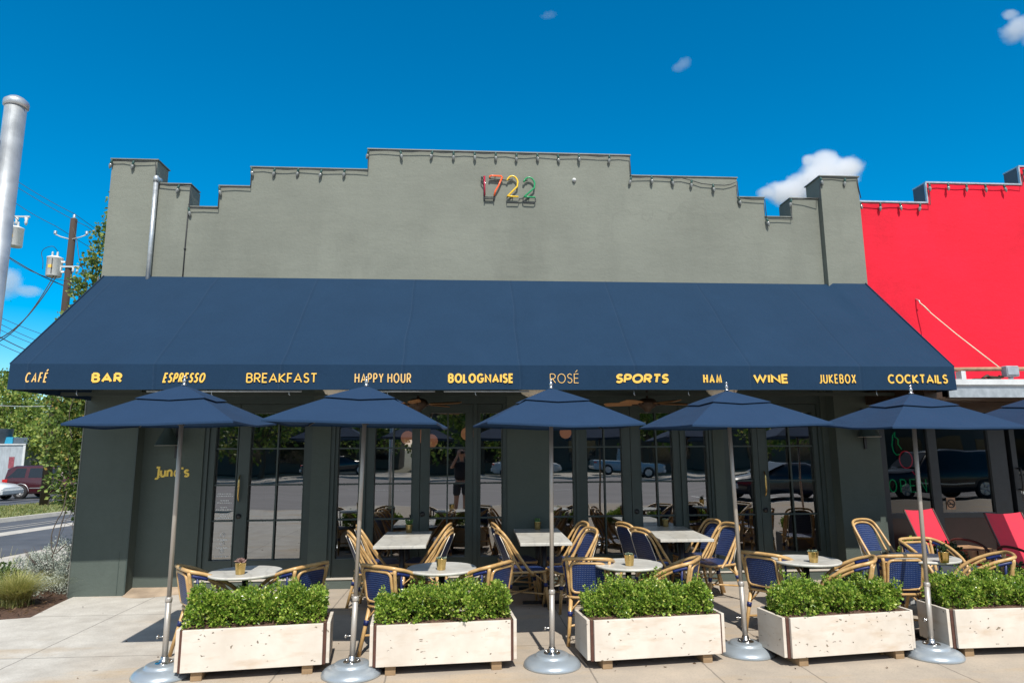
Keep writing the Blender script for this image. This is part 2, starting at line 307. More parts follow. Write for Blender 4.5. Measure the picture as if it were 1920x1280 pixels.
# ------------------------------------------------------------------ mesh helpers
class MB:
    def __init__(s): s.v = []; s.f = []; s.sm = []
    def add(s, vs, fs, smooth=False):
        o = len(s.v); s.v += [tuple(p) for p in vs]; s.f += [tuple(i+o for i in f) for f in fs]; s.sm += [smooth]*len(fs)
    def box(s, x0, x1, y0, y1, z0, z1, mtx=None):
        vs = [Vector(p) for p in ((x0,y0,z0),(x1,y0,z0),(x1,y1,z0),(x0,y1,z0),(x0,y0,z1),(x1,y0,z1),(x1,y1,z1),(x0,y1,z1))]
        if mtx is not None: vs = [mtx @ p for p in vs]
        s.add(vs, [(0,3,2,1),(4,5,6,7),(0,1,5,4),(1,2,6,5),(2,3,7,6),(3,0,4,7)]); return s
    def tube(s, pts, r, n=8, closed=False, cap=True, r1=None):
        pts = [Vector(p) for p in pts]; k = len(pts)
        tang = []
        for i in range(k):
            a = pts[(i-1) % k] if (closed or i > 0) else pts[i]
            b = pts[(i+1) % k] if (closed or i < k-1) else pts[i]
            tang.append((b-a).normalized())
        up = Vector((0,0,1)) if abs(tang[0].z) < .9 else Vector((1,0,0))
        nrm = (up - tang[0]*up.dot(tang[0])).normalized()
        rings = []
        for i in range(k):
            t = tang[i]; nrm = (nrm - t*nrm.dot(t))
            nrm = nrm.normalized() if nrm.length > 1e-6 else t.orthogonal().normalized()
            bi = t.cross(nrm)
            rr = r if r1 is None else r + (r1-r)*i/(k-1)
            if isinstance(r, (list, tuple)): rr = r[i]
            rings.append([pts[i] + (nrm*math.cos(2*PI*j/n) + bi*math.sin(2*PI*j/n))*rr for j in range(n)])
        vs = [p for q in rings for p in q]; fs = []
        for i in range(k if closed else k-1):
            a = i*n; b = ((i+1) % k)*n
            for j in range(n): fs.append((a+j, a+(j+1) % n, b+(j+1) % n, b+j))
        s.add(vs, fs, True)
        if cap and not closed:
            o = len(s.v)-len(vs)
            s.f.append(tuple(o+j for j in range(n-1, -1, -1))); s.sm.append(False)
            s.f.append(tuple(o+(k-1)*n+j for j in range(n))); s.sm.append(False)
        return s
    def lathe(s, prof, n=24, c=(0,0,0), axis='z', capb=True, capt=True):
        vs = []; fs = []
        for (r, h) in prof:
            for j in range(n):
                a = 2*PI*j/n
                p = (r*math.cos(a), r*math.sin(a), h) if axis == 'z' else ((r*math.cos(a), h, r*math.sin(a)) if axis == 'y' else (h, r*math.cos(a), r*math.sin(a)))
                vs.append((p[0]+c[0], p[1]+c[1], p[2]+c[2]))
        for i in range(len(prof)-1):
            for j in range(n): fs.append((i*n+j, i*n+(j+1) % n, (i+1)*n+(j+1) % n, (i+1)*n+j))
        s.add(vs, fs, True); o = len(s.v)-len(vs)
        if capb: s.f.append(tuple(o+j for j in range(n-1, -1, -1))); s.sm.append(False)
        if capt: s.f.append(tuple(o+(len(prof)-1)*n+j for j in range(n))); s.sm.append(False)
        return s
    def prism(s, poly, d, frame=None):      # poly in (u,v); frame(u,v,w) -> point; extruded over w 0..d
        fr = frame or (lambda u, v, w: (u, v, w)); n = len(poly)
        vs = [fr(u, v, 0) for u, v in poly] + [fr(u, v, d) for u, v in poly]
        s.add(vs, [tuple(range(n-1, -1, -1)), tuple(range(n, 2*n))] + [(i, (i+1) % n, n+(i+1) % n, n+i) for i in range(n)])
        return s
    def ball(s, c, r, n=12, m=8, sq=(1,1,1)):
        prof = [(math.sin(PI*i/m)*r, -math.cos(PI*i/m)*r) for i in range(1, m)]
        vs = []; fs = []
        for (a, h) in prof:
            for j in range(n): vs.append((c[0]+a*math.cos(2*PI*j/n)*sq[0], c[1]+a*math.sin(2*PI*j/n)*sq[1], c[2]+h*sq[2]))
        for i in range(len(prof)-1):
            for j in range(n): fs.append((i*n+j, i*n+(j+1) % n, (i+1)*n+(j+1) % n, (i+1)*n+j))
        b = len(vs); vs.append((c[0], c[1], c[2]-r*sq[2])); vs.append((c[0], c[1], c[2]+r*sq[2]))
        for j in range(n): fs.append((b, (j+1) % n, j)); fs.append((b+1, (len(prof)-1)*n+j, (len(prof)-1)*n+(j+1) % n))
        s.add(vs, fs, True); return s
    def mesh(s, name, m):
        me = bpy.data.meshes.new(name); me.from_pydata(s.v, [], s.f); me.update()
        me.polygons.foreach_set('use_smooth', s.sm)
        if m is not None: me.materials.append(m)
        return me
    def build(s, name, m, parent=None, bev=0, recalc=False):
        me = s.mesh(name, m)
        if recalc:
            b = bmesh.new(); b.from_mesh(me); bmesh.ops.recalc_face_normals(b, faces=b.faces); b.to_mesh(me); b.free()
        o = bpy.data.objects.new(name, me); COL.objects.link(o)
        if parent is not None: o.parent = parent
        if bev:
            md = o.modifiers.new('bevel', 'BEVEL'); md.width = bev; md.segments = 2; md.limit_method = 'ANGLE'; md.angle_limit = R(40)
        return o
def tag(o, label=None, cat=None, group=None, kind=None):
    if label: o['label'] = label
    if cat: o['category'] = cat
    if group: o['group'] = group
    if kind: o['kind'] = kind
    return o
def thing(name, label, cat, loc=(0,0,0), rz=0, group=None):
    o = bpy.data.objects.new(name, None); COL.objects.link(o); o.location = loc; o.rotation_euler = (0,0,rz)
    o.empty_display_size = .2
    return tag(o, label, cat, group)
def dup(o, label=None, loc=None, rz=None):
    def rec(src, par):
        c = src.copy(); COL.objects.link(c)
        if par is not None: c.parent = par
        for ch in [x for x in src.children]: rec(ch, c)
        return c
    c = rec(o, None)
    if label: c['label'] = label
    if loc is not None: c.location = loc
    if rz is not None: c.rotation_euler = (0,0,rz)
    return c
def smooth_path(pts, sub=6, closed=False):      # Catmull-Rom
    pts = [Vector(p) for p in pts]; k = len(pts); out = []
    rng = range(k) if closed else range(k-1)
    for i in rng:
        g = lambda j: pts[j % k] if closed else pts[max(0, min(k-1, j))]
        p0, p1, p2, p3 = g(i-1), g(i), g(i+1), g(i+2)
        for t in range(sub):
            u = t/sub
            out.append(.5*((2*p1) + (-p0+p2)*u + (2*p0-5*p1+4*p2-p3)*u*u + (-p0+3*p1-3*p2+p3)*u**3))
    if not closed: out.append(pts[-1])
    return out
def mirror_path(half):                          # half from one end to the middle (x=0)
    return half + [(-p[0], p[1], p[2]) for p in reversed(half[:-1])]
def rrect(w, d, r, n=4, w2=None):               # rounded (trapezoid) outline, w at -y side, w2 at +y
    w2 = w2 or w; out = []
    for cx, cy, a0 in ((w2/2-r, d/2-r, 0), (-w2/2+r, d/2-r, 90), (-w/2+r, -d/2+r, 180), (w/2-r, -d/2+r, 270)):
        for i in range(n+1):
            a = R(a0+90*i/n); out.append((cx+r*math.cos(a), cy+r*math.sin(a)))
    return out

# ------------------------------------------------------------------ leaf clouds
def leaf(mb, p, d, size, w=.45, fold=.25):
    d = d.normalized(); side = d.orthogonal().normalized()
    side = Matrix.Rotation(rnd.uniform(0, 2*PI), 3, d) @ side; up = d.cross(side)
    a = p; b = p + d*size*.5 + side*size*w + up*size*fold*.3; c = p + d*size; e = p + d*size*.5 - side*size*w + up*size*fold*.3
    o = len(mb.v); mb.v += [tuple(a), tuple(b), tuple(c), tuple(e)]; mb.f += [(o, o+1, o+2, o+3)]; mb.sm.append(False)
def rdir(up=0.):
    while True:
        v = Vector((rnd.uniform(-1,1), rnd.uniform(-1,1), rnd.uniform(-1,1)))
        if .05 < v.length < 1: break
    v.normalize(); v.z += up; return v.normalized()
def crown(centers, n, size, tuft=8, spread=.12, shell=.75, w=.45, up=.2):
    """leaf tufts spread over the shells of several overlapping lobes"""
    mb = MB(); tot = sum(c[3]*c[3] for c in centers)
    for (cx, cy, cz, r, sx, sz) in [(c + (1, 1))[:6] if len(c) == 4 else c for c in centers]:
        for _ in range(int(n*r*r/tot/tuft)):
            d = rdir(); rr = r*(shell + (1-shell)*rnd.random()**.7)*(1 + .12*math.sin(5*d.x+3*d.z+cx*7)*math.cos(4*d.y+cz*3))
            p = Vector((cx + d.x*rr*sx, cy + d.y*rr, cz + d.z*rr*sz))
            for _ in range(tuft):
                q = p + rdir()*spread*rnd.random()
                leaf(mb, q, (d + rdir(up)*1.1), size*rnd.uniform(.6, 1.25), w)
    return mb

# ------------------------------------------------------------------ stroke lettering
def arc(cx, cy, rx, ry, a0, a1, n=10): return [(cx+rx*math.cos(R(a0+(a1-a0)*i/n)), cy+ry*math.sin(R(a0+(a1-a0)*i/n))) for i in range(n+1)]
GL = {
 'A': (1.0, [[(0,0),(.5,1),(1,0)], [(.2,.3),(.8,.3)]]),
 'B': (.72, [[(0,0),(0,1)], [(0,1)]+arc(.5,.77,.42,.23,90,-90)+[(0,.54)], [(0,.54)]+arc(.55,.27,.45,.27,90,-90)+[(0,0)]]),
 'C': (.92, [arc(.55,.5,.55,.5,48,312,18)]),
 'E': (.60, [[(1,1),(0,1),(0,0),(1,0)], [(0,.52),(.9,.52)]]),
 'F': (.58, [[(1,1),(0,1),(0,0)], [(0,.50),(.88,.50)]]),
 'G': (1.0, [arc(.52,.5,.52,.5,45,330,18), [(.97,.25),(.97,.45),(.55,.45)]]),
 'H': (.82, [[(0,0),(0,1)], [(1,0),(1,1)], [(0,.52),(1,.52)]]),
 'I': (0.0, [[(.5,0),(.5,1)]]),
 'J': (.42, [[(1,1),(1,.25)]+arc(.45,.25,.55,.25,0,-130,8)]),
 'K': (.80, [[(0,0),(0,1)], [(.95,1),(.06,.47),(1,0)]]),
 'L': (.55, [[(0,1),(0,0),(1,0)]]),
 'M': (1.1, [[(0,0),(.14,1),(.5,.12),(.86,1),(1,0)]]),
 'N': (.86, [[(0,0),(0,1),(1,0),(1,1)]]),
 'O': (1.05, [arc(.5,.5,.5,.5,0,360,24)]),
 'P': (.68, [[(0,0),(0,1)], [(0,1)]+arc(.5,.72,.5,.28,90,-90)+[(0,.44)]]),
 'R': (.74, [[(0,0),(0,1)], [(0,1)]+arc(.5,.73,.46,.27,90,-90)+[(0,.46)], [(.42,.46),(1,0)]]),
 'S': (.62, [arc(.5,.76,.47,.24,28,270,10)+arc(.5,.26,.5,.26,90,-155,10)[1:]]),
 'T': (.74, [[(0,1),(1,1)], [(.5,1),(.5,0)]]),
 'U': (.80, [[(0,1),(0,.32)]+arc(.5,.32,.5,.32,180,360,12)+[(1,1)]]),
 'W': (1.35, [[(0,1),(.25,0),(.5,.95),(.75,0),(1,1)]]),
 'X': (.80, [[(0,0),(1,1)], [(0,1),(1,0)]]),
 'Y': (.80, [[(0,1),(.5,.47),(1,1)], [(.5,.47),(.5,0)]]),
 'É': (.60, [[(1,1),(0,1),(0,0),(1,0)], [(0,.52),(.9,.52)], [(.3,1.2),(.75,1.42)]]),
 'u': (.62, [[(0,.68),(0,.25)]+arc(.5,.25,.5,.25,180,360,8)+[(1,.68)], [(1,.68),(1,0)]]),
 'n': (.62, [[(0,0),(0,.68)], [(0,.42)]+arc(.5,.43,.5,.25,180,0,8)+[(1,0)]]),
 'e': (.60, [[(.03,.36),(.97,.36)]+arc(.5,.34,.5,.34,5,310,12)]),
 's': (.52, [arc(.5,.51,.45,.17,30,270,8)+arc(.5,.17,.48,.17,90,-150,8)[1:]]),
 'j': (.45, [[(.2,1),(1,1),(1,-.02)]+arc(.35,-.02,.65,.22,0,-120,8)]),
 "'": (.05, [[(.6,1.0),(.4,.78)]]),
}
def ribbon(path, w):
    pts = [Vector((p[0], p[1])) for p in path]; k = len(pts); closed = (pts[0]-pts[-1]).length < 1e-6
    if closed: pts = pts[:-1]; k -= 1
    Lr = []
    for i in range(k):
        a = pts[i-1] if (closed or i > 0) else None; b = pts[(i+1) % k] if (closed or i < k-1) else None
        d1 = (pts[i]-a).normalized() if a is not None else None; d2 = (b-pts[i]).normalized() if b is not None else None
        if d1 is None: d1 = d2
        if d2 is None: d2 = d1
        n1 = Vector((-d1.y, d1.x)); n2 = Vector((-d2.y, d2.x)); m = n1+n2
        if m.length < .15: m = n1.copy()
        m.normalize(); c = max(.42, m.dot(n1)); off = m*(w/2/c); Lr.append((pts[i]+off, pts[i]-off))
    q = []
    for i in range(k if closed else k-1):
        a, b = Lr[i], Lr[(i+1) % k]; q.append((a[0], a[1], b[1], b[0]))
    return q
def word(text, x0, x1, z0, z1, y, weight, shear=0, m=None, name='word', parent=None, gap=.13, depth=0.):
    H = z1-z0; w = weight
    wid = [GL[c][0] if c != ' ' else .32 for c in text]
    fixed = len(text)*w + 0.
    tot = (x1-x0)/H
    gaps = gap*(len(text)-1)
    k = (tot - gaps - sum(w for c in text if c != ' ') - abs(shear)*.9)/sum(wid)
    mb = MB(); x = 0.; e = 0
    for c, cw in zip(text, wid):
        if c == ' ': x += cw*k + gap; continue
        W = cw*k
        lo_ = -.4 if c == 'j' else 0.
        for st in GL[c][1]:
            pth = [(x + w/2 + p[0]*W, w/2 + p[1]*(1-w)) for p in st]
            pth = [(px + shear*py, py) for px, py in pth]
            e += 1; yy = y - .0003*e
            for quad in ribbon(pth, w):
                vs = [(x0 + p.x*H, yy, z0 + (p.y if st[0][1] > 1.05 else max(lo_, min(1., p.y)))*H) for p in quad]
                if depth:
                    vb = [(a, yy+depth, b) for a, _, b in vs]
                    mb.add(vs+vb, [(0,1,2,3),(7,6,5,4)] + [(i, 4+i, 4+(i+1) % 4, (i+1) % 4) for i in range(4)])
                else: mb.add(vs, [(0,1,2,3)])
        x += W + w + gap
    return mb.build(name, m, parent)

# ------------------------------------------------------------------ camera, sun, sky
cam = bpy.data.cameras.new('camera'); co = bpy.data.objects.new('camera', cam); COL.objects.link(co); sc.camera = co
f_, pit, yaw, roll = 1248.676, R(9.3255), R(3.9219), R(-.3235)
cam.sensor_width = 36; cam.lens = f_/1920*36; cam.clip_start = .05; cam.clip_end = 5000
fw = Vector((math.sin(yaw)*math.cos(pit), math.cos(yaw)*math.cos(pit), math.sin(pit))); rt = Vector((math.cos(yaw), -math.sin(yaw), 0)); up = rt.cross(fw)
r2 = rt*math.cos(roll)+up*math.sin(roll); u2 = -rt*math.sin(roll)+up*math.cos(roll)
mw = Matrix((r2, u2, -fw)).transposed().to_4x4(); mw.translation = (0, 0, 1.8); co.matrix_world = mw
SUN = Vector((.085, -.80, 1.)).normalized()
sl = bpy.data.lights.new('sun', 'SUN'); sl.energy = 5.; sl.angle = R(.55); sl.color = (1, .955, .88)
so = bpy.data.objects.new('sun', sl); COL.objects.link(so); so.rotation_euler = SUN.to_track_quat('Z', 'Y').to_euler(); so.location = (0, -6, 14)
wd = bpy.data.worlds.new('World'); sc.world = wd; wd.use_nodes = True; wt = wd.node_tree
bg = wt.nodes['Background']; sk = wt.nodes.new('ShaderNodeTexSky'); sk.sky_type = 'NISHITA'; sk.sun_disc = False
sk.sun_elevation = math.asin(SUN.z); sk.sun_rotation = math.atan2(SUN.x, SUN.y); sk.altitude = 250; sk.air_density = 1.0; sk.dust_density = .35; sk.ozone_density = 3.0
hs = wt.nodes.new('ShaderNodeHueSaturation'); hs.inputs['Hue'].default_value = .490; hs.inputs['Value'].default_value = 1.12
# deep blue away from the sun, pale and whitish on the sun's side of the sky
wg = wt.nodes.new('ShaderNodeTexCoord'); wdot = wt.nodes.new('ShaderNodeVectorMath'); wdot.operation = 'DOT_PRODUCT'; L(wt, wg.outputs['Generated'], wdot.inputs[0]); wdot.inputs[1].default_value = Vector((.09, -1., .25)).normalized()
wm = wt.nodes.new('ShaderNodeMapRange'); wm.inputs['From Min'].default_value = -.55; wm.inputs['From Max'].default_value = .30; wm.inputs['To Min'].default_value = 1.72; wm.inputs['To Max'].default_value = .72; L(wt, wdot.outputs['Value'], wm.inputs['Value']); L(wt, wm.outputs[0], hs.inputs['Saturation'])
L(wt, sk.outputs[0], hs.inputs['Color']); L(wt, hs.outputs[0], bg.inputs[0]); bg.inputs[1].default_value = .145
sc.view_settings.view_transform = 'Standard'; sc.view_settings.look = 'None'; sc.view_settings.exposure = 0; sc.view_settings.gamma = 1
sc.cycles.max_bounces = 12; sc.cycles.transparent_max_bounces = 12; sc.cycles.caustics_reflective = False; sc.cycles.caustics_refractive = False
sc.cycles.volume_bounces = 8; sc.cycles.volume_step_rate = 1; sc.cycles.sample_clamp_indirect = 6

# ------------------------------------------------------------------ ground, roads
SL = .022
def gz(y): return -SL*max(0, y-9)
def sheet(name, x0, x1, ys, dz, m, parent=None, kind='structure', ztop=None):
    mb = MB(); vs = []
    for y in ys: vs += [(x0, y, gz(y)+dz), (x1, y, gz(y)+dz)]
    mb.add(vs, [(2*i, 2*i+1, 2*i+3, 2*i+2) for i in range(len(ys)-1)])
    return tag(mb.build(name, m, parent), kind=kind)
mb = MB(); vs = []
ysg = [-900, -60, 9, 30, 60, 100]
for y in ysg: vs += [(-900, y, gz(y)-.17), (900, y, gz(y)-.17)]
vs += [(-900, 900, gz(100)-.17), (900, 900, gz(100)-.17)]
mb.add(vs, [(2*i, 2*i+1, 2*i+3, 2*i+2) for i in range(len(vs)//2-1)]); tag(mb.build('ground', M['earth']), kind='structure')
mb = MB(); mb.box(-7.3, 40, -3.5, 9.2, -.16, 0.); mb.box(-4.5, 40, 9.2, 9.75, -.16, -.0005)
# planting bed cut out at the back left: the sidewalk stops on a slanted edge
mb = MB(); poly = [(-7.3, -3.5), (40, -3.5), (40, 9.9), (-4.98, 9.9), (-4.98, 9.16), (-4.93, 8.75), (-4.84, 8.17), (-5.15, 8.08), (-7.3, 7.7)]
mb.prism([(x, y) for x, y in poly], .16, lambda u, v, w: (u, v, -.16+w)); tag(mb.build('sidewalk', M['sidewalk']), kind='structure')
mb = MB(); mb.box(-40, 40, -3.68, -3.5, -.16, .004); tag(mb.build('kerb', M['kerb'], bev=.02), kind='structure')
sheet('road', -300, 300, [-27, -3.6], -.145, M['road'])
mb = MB()
for x in range(-60, 60, 9): mb.box(x, x+3, -15.3, -15.18, -.142, -.138)
for x in range(9, 60, 3): mb.box(x, x+.1, -8.6, -3.7, -.142, -.138)
tag(mb.build('road_marking', M['white']), kind='structure')
mb = MB(); mb.box(-300, 300, -33, -27, -.16, -.02); tag(mb.build('pavement', M['kerb']), kind='structure')
ys = [-3, 9, 14, 20, 26, 32, 40, 50, 60]
mb = MB(); poly = [(-7.3, 7.7), (-5.15, 8.08), (-4.84, 8.17), (-4.93, 8.75), (-4.98, 9.16), (-4.98, 20), (-7.3, 20)]
mb.prism(poly, .12, lambda u, v, w: (u, v, gz(v)-.15+w + (.02*math.sin(u*3+v*2) if w else 0))); tag(mb.build('mulch_bed', M['mulch']), kind='structure')
mb = MB()
for a, b in zip(ys[:-1], ys[1:]): mb.add([(-8.7, a, gz(a)-.02), (-7.3, a, gz(a)-.02), (-7.3, b, gz(b)-.02), (-8.7, b, gz(b)-.02)], [(0,1,2,3)])
tag(mb.build('side_pavement', M['kerb']), kind='structure')
sheet('side_street', -15.5, -8.85, ys, -.14, M['asphalt'])
mb = MB()
for a, b in zip(ys[:-1], ys[1:]):
    mb.add([(-13.05, a, gz(a)-.135), (-12.35, a, gz(a)-.135), (-12.35, b, gz(b)-.135), (-13.05, b, gz(b)-.135)], [(0,1,2,3)])
    mb.add([(-8.85, a, gz(a)-.13), (-8.7, a, gz(a)-.015), (-8.7, b, gz(b)-.015), (-8.85, b, gz(b)-.13)], [(0,1,2,3)])
    mb.add([(-15.75, a, gz(a)-.01), (-15.55, a, gz(a)-.01), (-15.55, b, gz(b)-.01), (-15.75, b, gz(b)-.01)], [(0,1,2,3)])
    mb.add([(-15.55, a, gz(a)-.01), (-15.5, a, gz(a)-.14), (-15.5, b, gz(b)-.14), (-15.55, b, gz(b)-.01)], [(0,1,2,3)])
tag(mb.build('side_kerb', M['kerb']), kind='structure')
mb = MB()
for x, y0, y1 in ((-14.2, 15, 31), (-13.75, 19, 27), (-10.6, 12, 15)): mb.add([(x, y0, gz(y0)-.134), (x+.08, y0, gz(y0)-.134), (x+.08, y1, gz(y1)-.134), (x, y1, gz(y1)-.134)], [(0,1,2,3)])
tag(mb.build('side_street_marking', M['kerb']), kind='structure')
sheet('verge', -21.2, -15.75, ys, -.03, M['lawn'])
sheet('parking_lot', -60, -21.2, ys, -.05, M['asphalt'])
mb = MB()
for _ in range(9000):
    x = rnd.uniform(-21, -15.8); y = rnd.uniform(18, 45); h = rnd.uniform(.03, .10); a = rnd.uniform(0, PI); w = .025; dx, dy = math.cos(a)*w, math.sin(a)*w; z = gz(y)-.03
    lx, ly = rnd.uniform(-.05, .05), rnd.uniform(-.05, .05)
    mb.add([(x-dx, y-dy, z), (x+dx, y+dy, z), (x+lx, y+ly, z+h)], [(0,1,2)])
tag(mb.build('lawn_grass', M['lawnblade']), 'sparse dry grass blades of the kerbside verge', 'grass', kind='stuff')
mb = MB()
for _ in range(1500):
    x = rnd.uniform(-7.2, -4.6); y = rnd.uniform(7.75, 11.5)
    if y < 8.25 + (x+5.15)*.3 or (x > -5.0 - .0*(y-8)): continue
    p = Vector((x, y, gz(y)-.03+rnd.random()*.03)); leaf(mb, p, Vector((rnd.uniform(-1,1), rnd.uniform(-1,1), rnd.uniform(-.1,.35))), rnd.uniform(.03, .08), .16, .1)
tag(mb.build('bark_chips', M['dryleaf']), 'brown bark chips over the planting bed by the corner', 'bark mulch', kind='stuff')
mb = MB()
for _ in range(95):
    x = rnd.uniform(-4.6, 5.2); y = rnd.uniform(5.05, 6.0) if rnd.random() < .6 else rnd.uniform(6, 9)
    p = Vector((x, y, .006)); leaf(mb, p, Vector((rnd.uniform(-1,1), rnd.uniform(-1,1), .05)), rnd.uniform(.012, .04), .25, .5)
tag(mb.build('leaf_litter', M['dryleaf']), 'tiny dry leaves scattered over the concrete sidewalk', 'leaf litter', kind='stuff')

# ------------------------------------------------------------------ cafe building
cafe = thing('cafe_building', 'olive stucco cafe with stepped parapet and dark green glazed doors', 'building', (0, 9.3, 0))
def cp(name, mb, m, parent=None, bev=0):
    for i, p in enumerate(mb.v): mb.v[i] = (p[0], p[1]-9.3, p[2])
    return mb.build(name, m, parent or cafe, bev, recalc=True)
F = lambda y: (lambda u, v, w: (u, y+w, v))
steps = [(-4.42,5.57),(-3.94,5.56),(-3.94,5.235),(-3.54,5.235),(-3.54,5.555),(-3.115,5.555),(-3.115,5.85),(-1.46,5.85),(-1.46,6.165),(2.43,6.17),(2.43,5.85),(4.06,5.85),(4.06,5.545),(4.465,5.545),(4.465,5.245),(4.87,5.245),(4.87,5.545),(5.31,5.545)]
mb = MB(); mb.prism([(-4.42, 2.72)]+steps+[(5.31, 2.72)], .3, F(9.3)); cp('wall', mb, M['stucco'])
mb = MB(); mb.box(-5.04, -4.42, 9.285, 9.64, 2.72, 5.915); cp('pilaster', mb, M['stucco'])
mb = MB(); mb.box(5.31, 5.905, 9.20, 9.62, 2.72, 5.865); cp('pilaster', mb, M['stucco'])
# step blocks that project behind the parapet
mb = MB(); mb.box(-4.419, -3.941, 9.602, 9.64, 5.0, 5.559); mb.box(4.871, 5.309, 9.602, 9.66, 5.0, 5.544); cp('parapet_step', mb, M['stucco'])
# flashing strips along every step
mb = MB()
def capseg(x0, x1, z, y0=9.285, y1=9.62):
    mb = MB(); mb.box(x0, x1, y0, y1, z, z+.014); cp('parapet_flashing', mb, M['cap'])
capseg(-5.06, -4.40, 5.916, 9.265, 9.66); capseg(5.29, 5.925, 5.866, 9.18, 9.64)
for (a, b) in zip(steps[:-1], steps[1:]):
    if abs(a[1]-b[1]) < .02: capseg(a[0]-.012, b[0]+.012, max(a[1], b[1])+.001)
# body of the building behind the front
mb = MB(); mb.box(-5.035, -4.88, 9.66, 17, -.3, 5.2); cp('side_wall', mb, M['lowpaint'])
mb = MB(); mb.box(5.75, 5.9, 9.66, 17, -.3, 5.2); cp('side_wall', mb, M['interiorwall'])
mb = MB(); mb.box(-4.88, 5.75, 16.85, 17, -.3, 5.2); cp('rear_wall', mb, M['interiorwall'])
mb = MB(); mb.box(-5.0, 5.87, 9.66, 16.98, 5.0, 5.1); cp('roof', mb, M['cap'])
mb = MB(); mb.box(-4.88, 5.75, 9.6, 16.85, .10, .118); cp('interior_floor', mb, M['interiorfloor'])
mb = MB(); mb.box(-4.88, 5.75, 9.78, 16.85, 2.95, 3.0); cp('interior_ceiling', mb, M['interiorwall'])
# lower front
mb = MB(); mb.box(-5.05, -4.36, 9.25, 9.66, -.12, 2.719); cp('pier', mb, M['lowpaint'])
mb = MB(); mb.box(5.26, 5.9, 9.25, 9.66, -.12, 2.719); cp('pier', mb, M['lowpaint'])
for a, b in ((-2.12, -1.87), (.57, 1.16), (3.53, 3.69), (5.17, 5.26)):
    mb = MB(); mb.box(a, b, 9.45, 9.70, .12, 2.719); cp('pier', mb, M['lowpaint'])
mb = MB(); mb.box(-4.36, -3.57, 9.45, 9.70, -.12, 2.719); cp('recess_wall', mb, M['lowpaint'])
mb = MB(); mb.box(-3.569, 5.259, 9.47, 9.69, 2.46, 2.7185); cp('door_header', mb, M['frame'])
mb = MB(); mb.box(-3.57, 5.26, 9.43, 9.70, -.1, .116); cp('foundation', mb, M['lowpaint'])
mb = MB(); mb.box(-3.57, 5.26, 9.415, 9.56, .117, .135); cp('threshold', mb, M['kerb'], bev=.003)
mb = MB(); mb.box(-4.368, -4.352, 9.244, 9.252, 0, 2.7); mb.box(-4.462, -4.456, 9.2465, 9.2495, 0., .55); cp('corner_bead', mb, M['frame'])
mb = MB(); vs = []
for i in range(13):
    x = -4.36+i*.79/12+.0; vs += [(x, 9.18-.10*math.sin(i*.4), .001), (x, 9.40, .05+.01*math.sin(i)), (x, 9.455, .062)]
mb.add(vs, [(3*i+j, 3*i+3+j, 3*i+4+j, 3*i+1+j) for i in range(12) for j in range(2)], True); cp('concrete_fillet', mb, M['fillet'])
mb = MB(); mb.box(-5.064, -5.052, 9.245, 9.262, 0, 4.2); cp('corner_trim', mb, M['cap'])
YF, YG = 9.50, 9.56
ROWS = [.375, .887, 1.36, 1.85, 2.335]
def leafdoor(x0, x1, g0, g1, vert=True, kind='door', handle=None, knob=None):
    mb = MB(); z0, z1 = .14, 2.455
    mb.box(x0, g0, YF, YF+.05, z0, z1); mb.box(g1, x1, YF, YF+.05, z0, z1)
    mb.box(g0, g1, YF, YF+.05, z0, ROWS[0]); mb.box(g0, g1, YF, YF+.05, ROWS[-1], z1)
    # panel beads
    for a, b in ((g0-.012, g0), (g1, g1+.012)): mb.box(a, b, YF-.006, YF, ROWS[0]-.012, ROWS[-1]+.012)
    mb.box(g0, g1, YF-.006, YF, ROWS[0]-.012, ROWS[0]); mb.box(g0, g1, YF-.006, YF, ROWS[-1], ROWS[-1]+.012)
    fr = cp(kind, mb, M['frame'])
    mb = MB()
    for z in ROWS[1:-1]: m2 = MB(); m2.box(g0, g1, YF+.022, YF+.046, z-.010, z+.010); cp('muntin', m2, M['frame'], fr)
    if vert: c = (g0+g1)/2; mb.box(c-.010, c+.010, YF+.019, YF+.044, ROWS[0], ROWS[-1]); cp('muntin', mb, M['frame'], fr)
    q = [rnd.uniform(-.0025, .0025) for _ in range(3)]
    mb = MB(); mb.add([(g0-.005, YG+q[0], ROWS[0]-.005), (g1+.005, YG+q[1], ROWS[0]-.005), (g1+.005, YG+q[2]+q[1]-q[0], ROWS[-1]+.005), (g0-.005, YG+q[2], ROWS[-1]+.005)], [(0,1,2,3)])
    o = mb; pane = cp('pane', o, M['glass'], fr)
    if handle is not None:
        mb = MB(); mb.tube(smooth_path([(handle, YF-.012, 1.14), (handle, YF-.05, 1.2), (handle, YF-.055, 1.32), (handle, YF-.05, 1.44), (handle, YF-.012, 1.50)], 5), [.004+.011*math.sin(PI*i/20) for i in range(21)], 8)
        cp('handle', mb, M['brass'], fr)
    if knob is not None:
        mb = MB(); mb.lathe([(.034, 0), (.034, -.014), (.02, -.02), (.012, -.03)], 16, (knob, YF, .95), 'y'); cp('lock', mb, M['black'], fr)
    return fr, pane
def jamb(x0, x1):
    mb = MB(); mb.box(x0, x1, YF-.025, YF+.12, .12, 2.459); cp('door_jamb', mb, M['frame'])
jamb(-3.57, -3.515); d1, p1 = leafdoor(-3.513, -3.125, -3.43, -3.14, False, 'sidelight'); d2, p2 = leafdoor(-3.118, -2.17, -2.965, -2.235, True, 'door', -3.075, -3.07); jamb(-2.168, -2.12)
jamb(-1.87, -1.815); leafdoor(-1.813, -1.44, -1.77, -1.485, False, 'sidelight'); jamb(-1.438, -1.385); leafdoor(-1.383, -.645, -1.27, -.76); leafdoor(-.638, .095, -.51, -.015, knob=-.60); jamb(.097, .15); leafdoor(.152, .512, .20, .495, False, 'sidelight'); jamb(.514, .57)
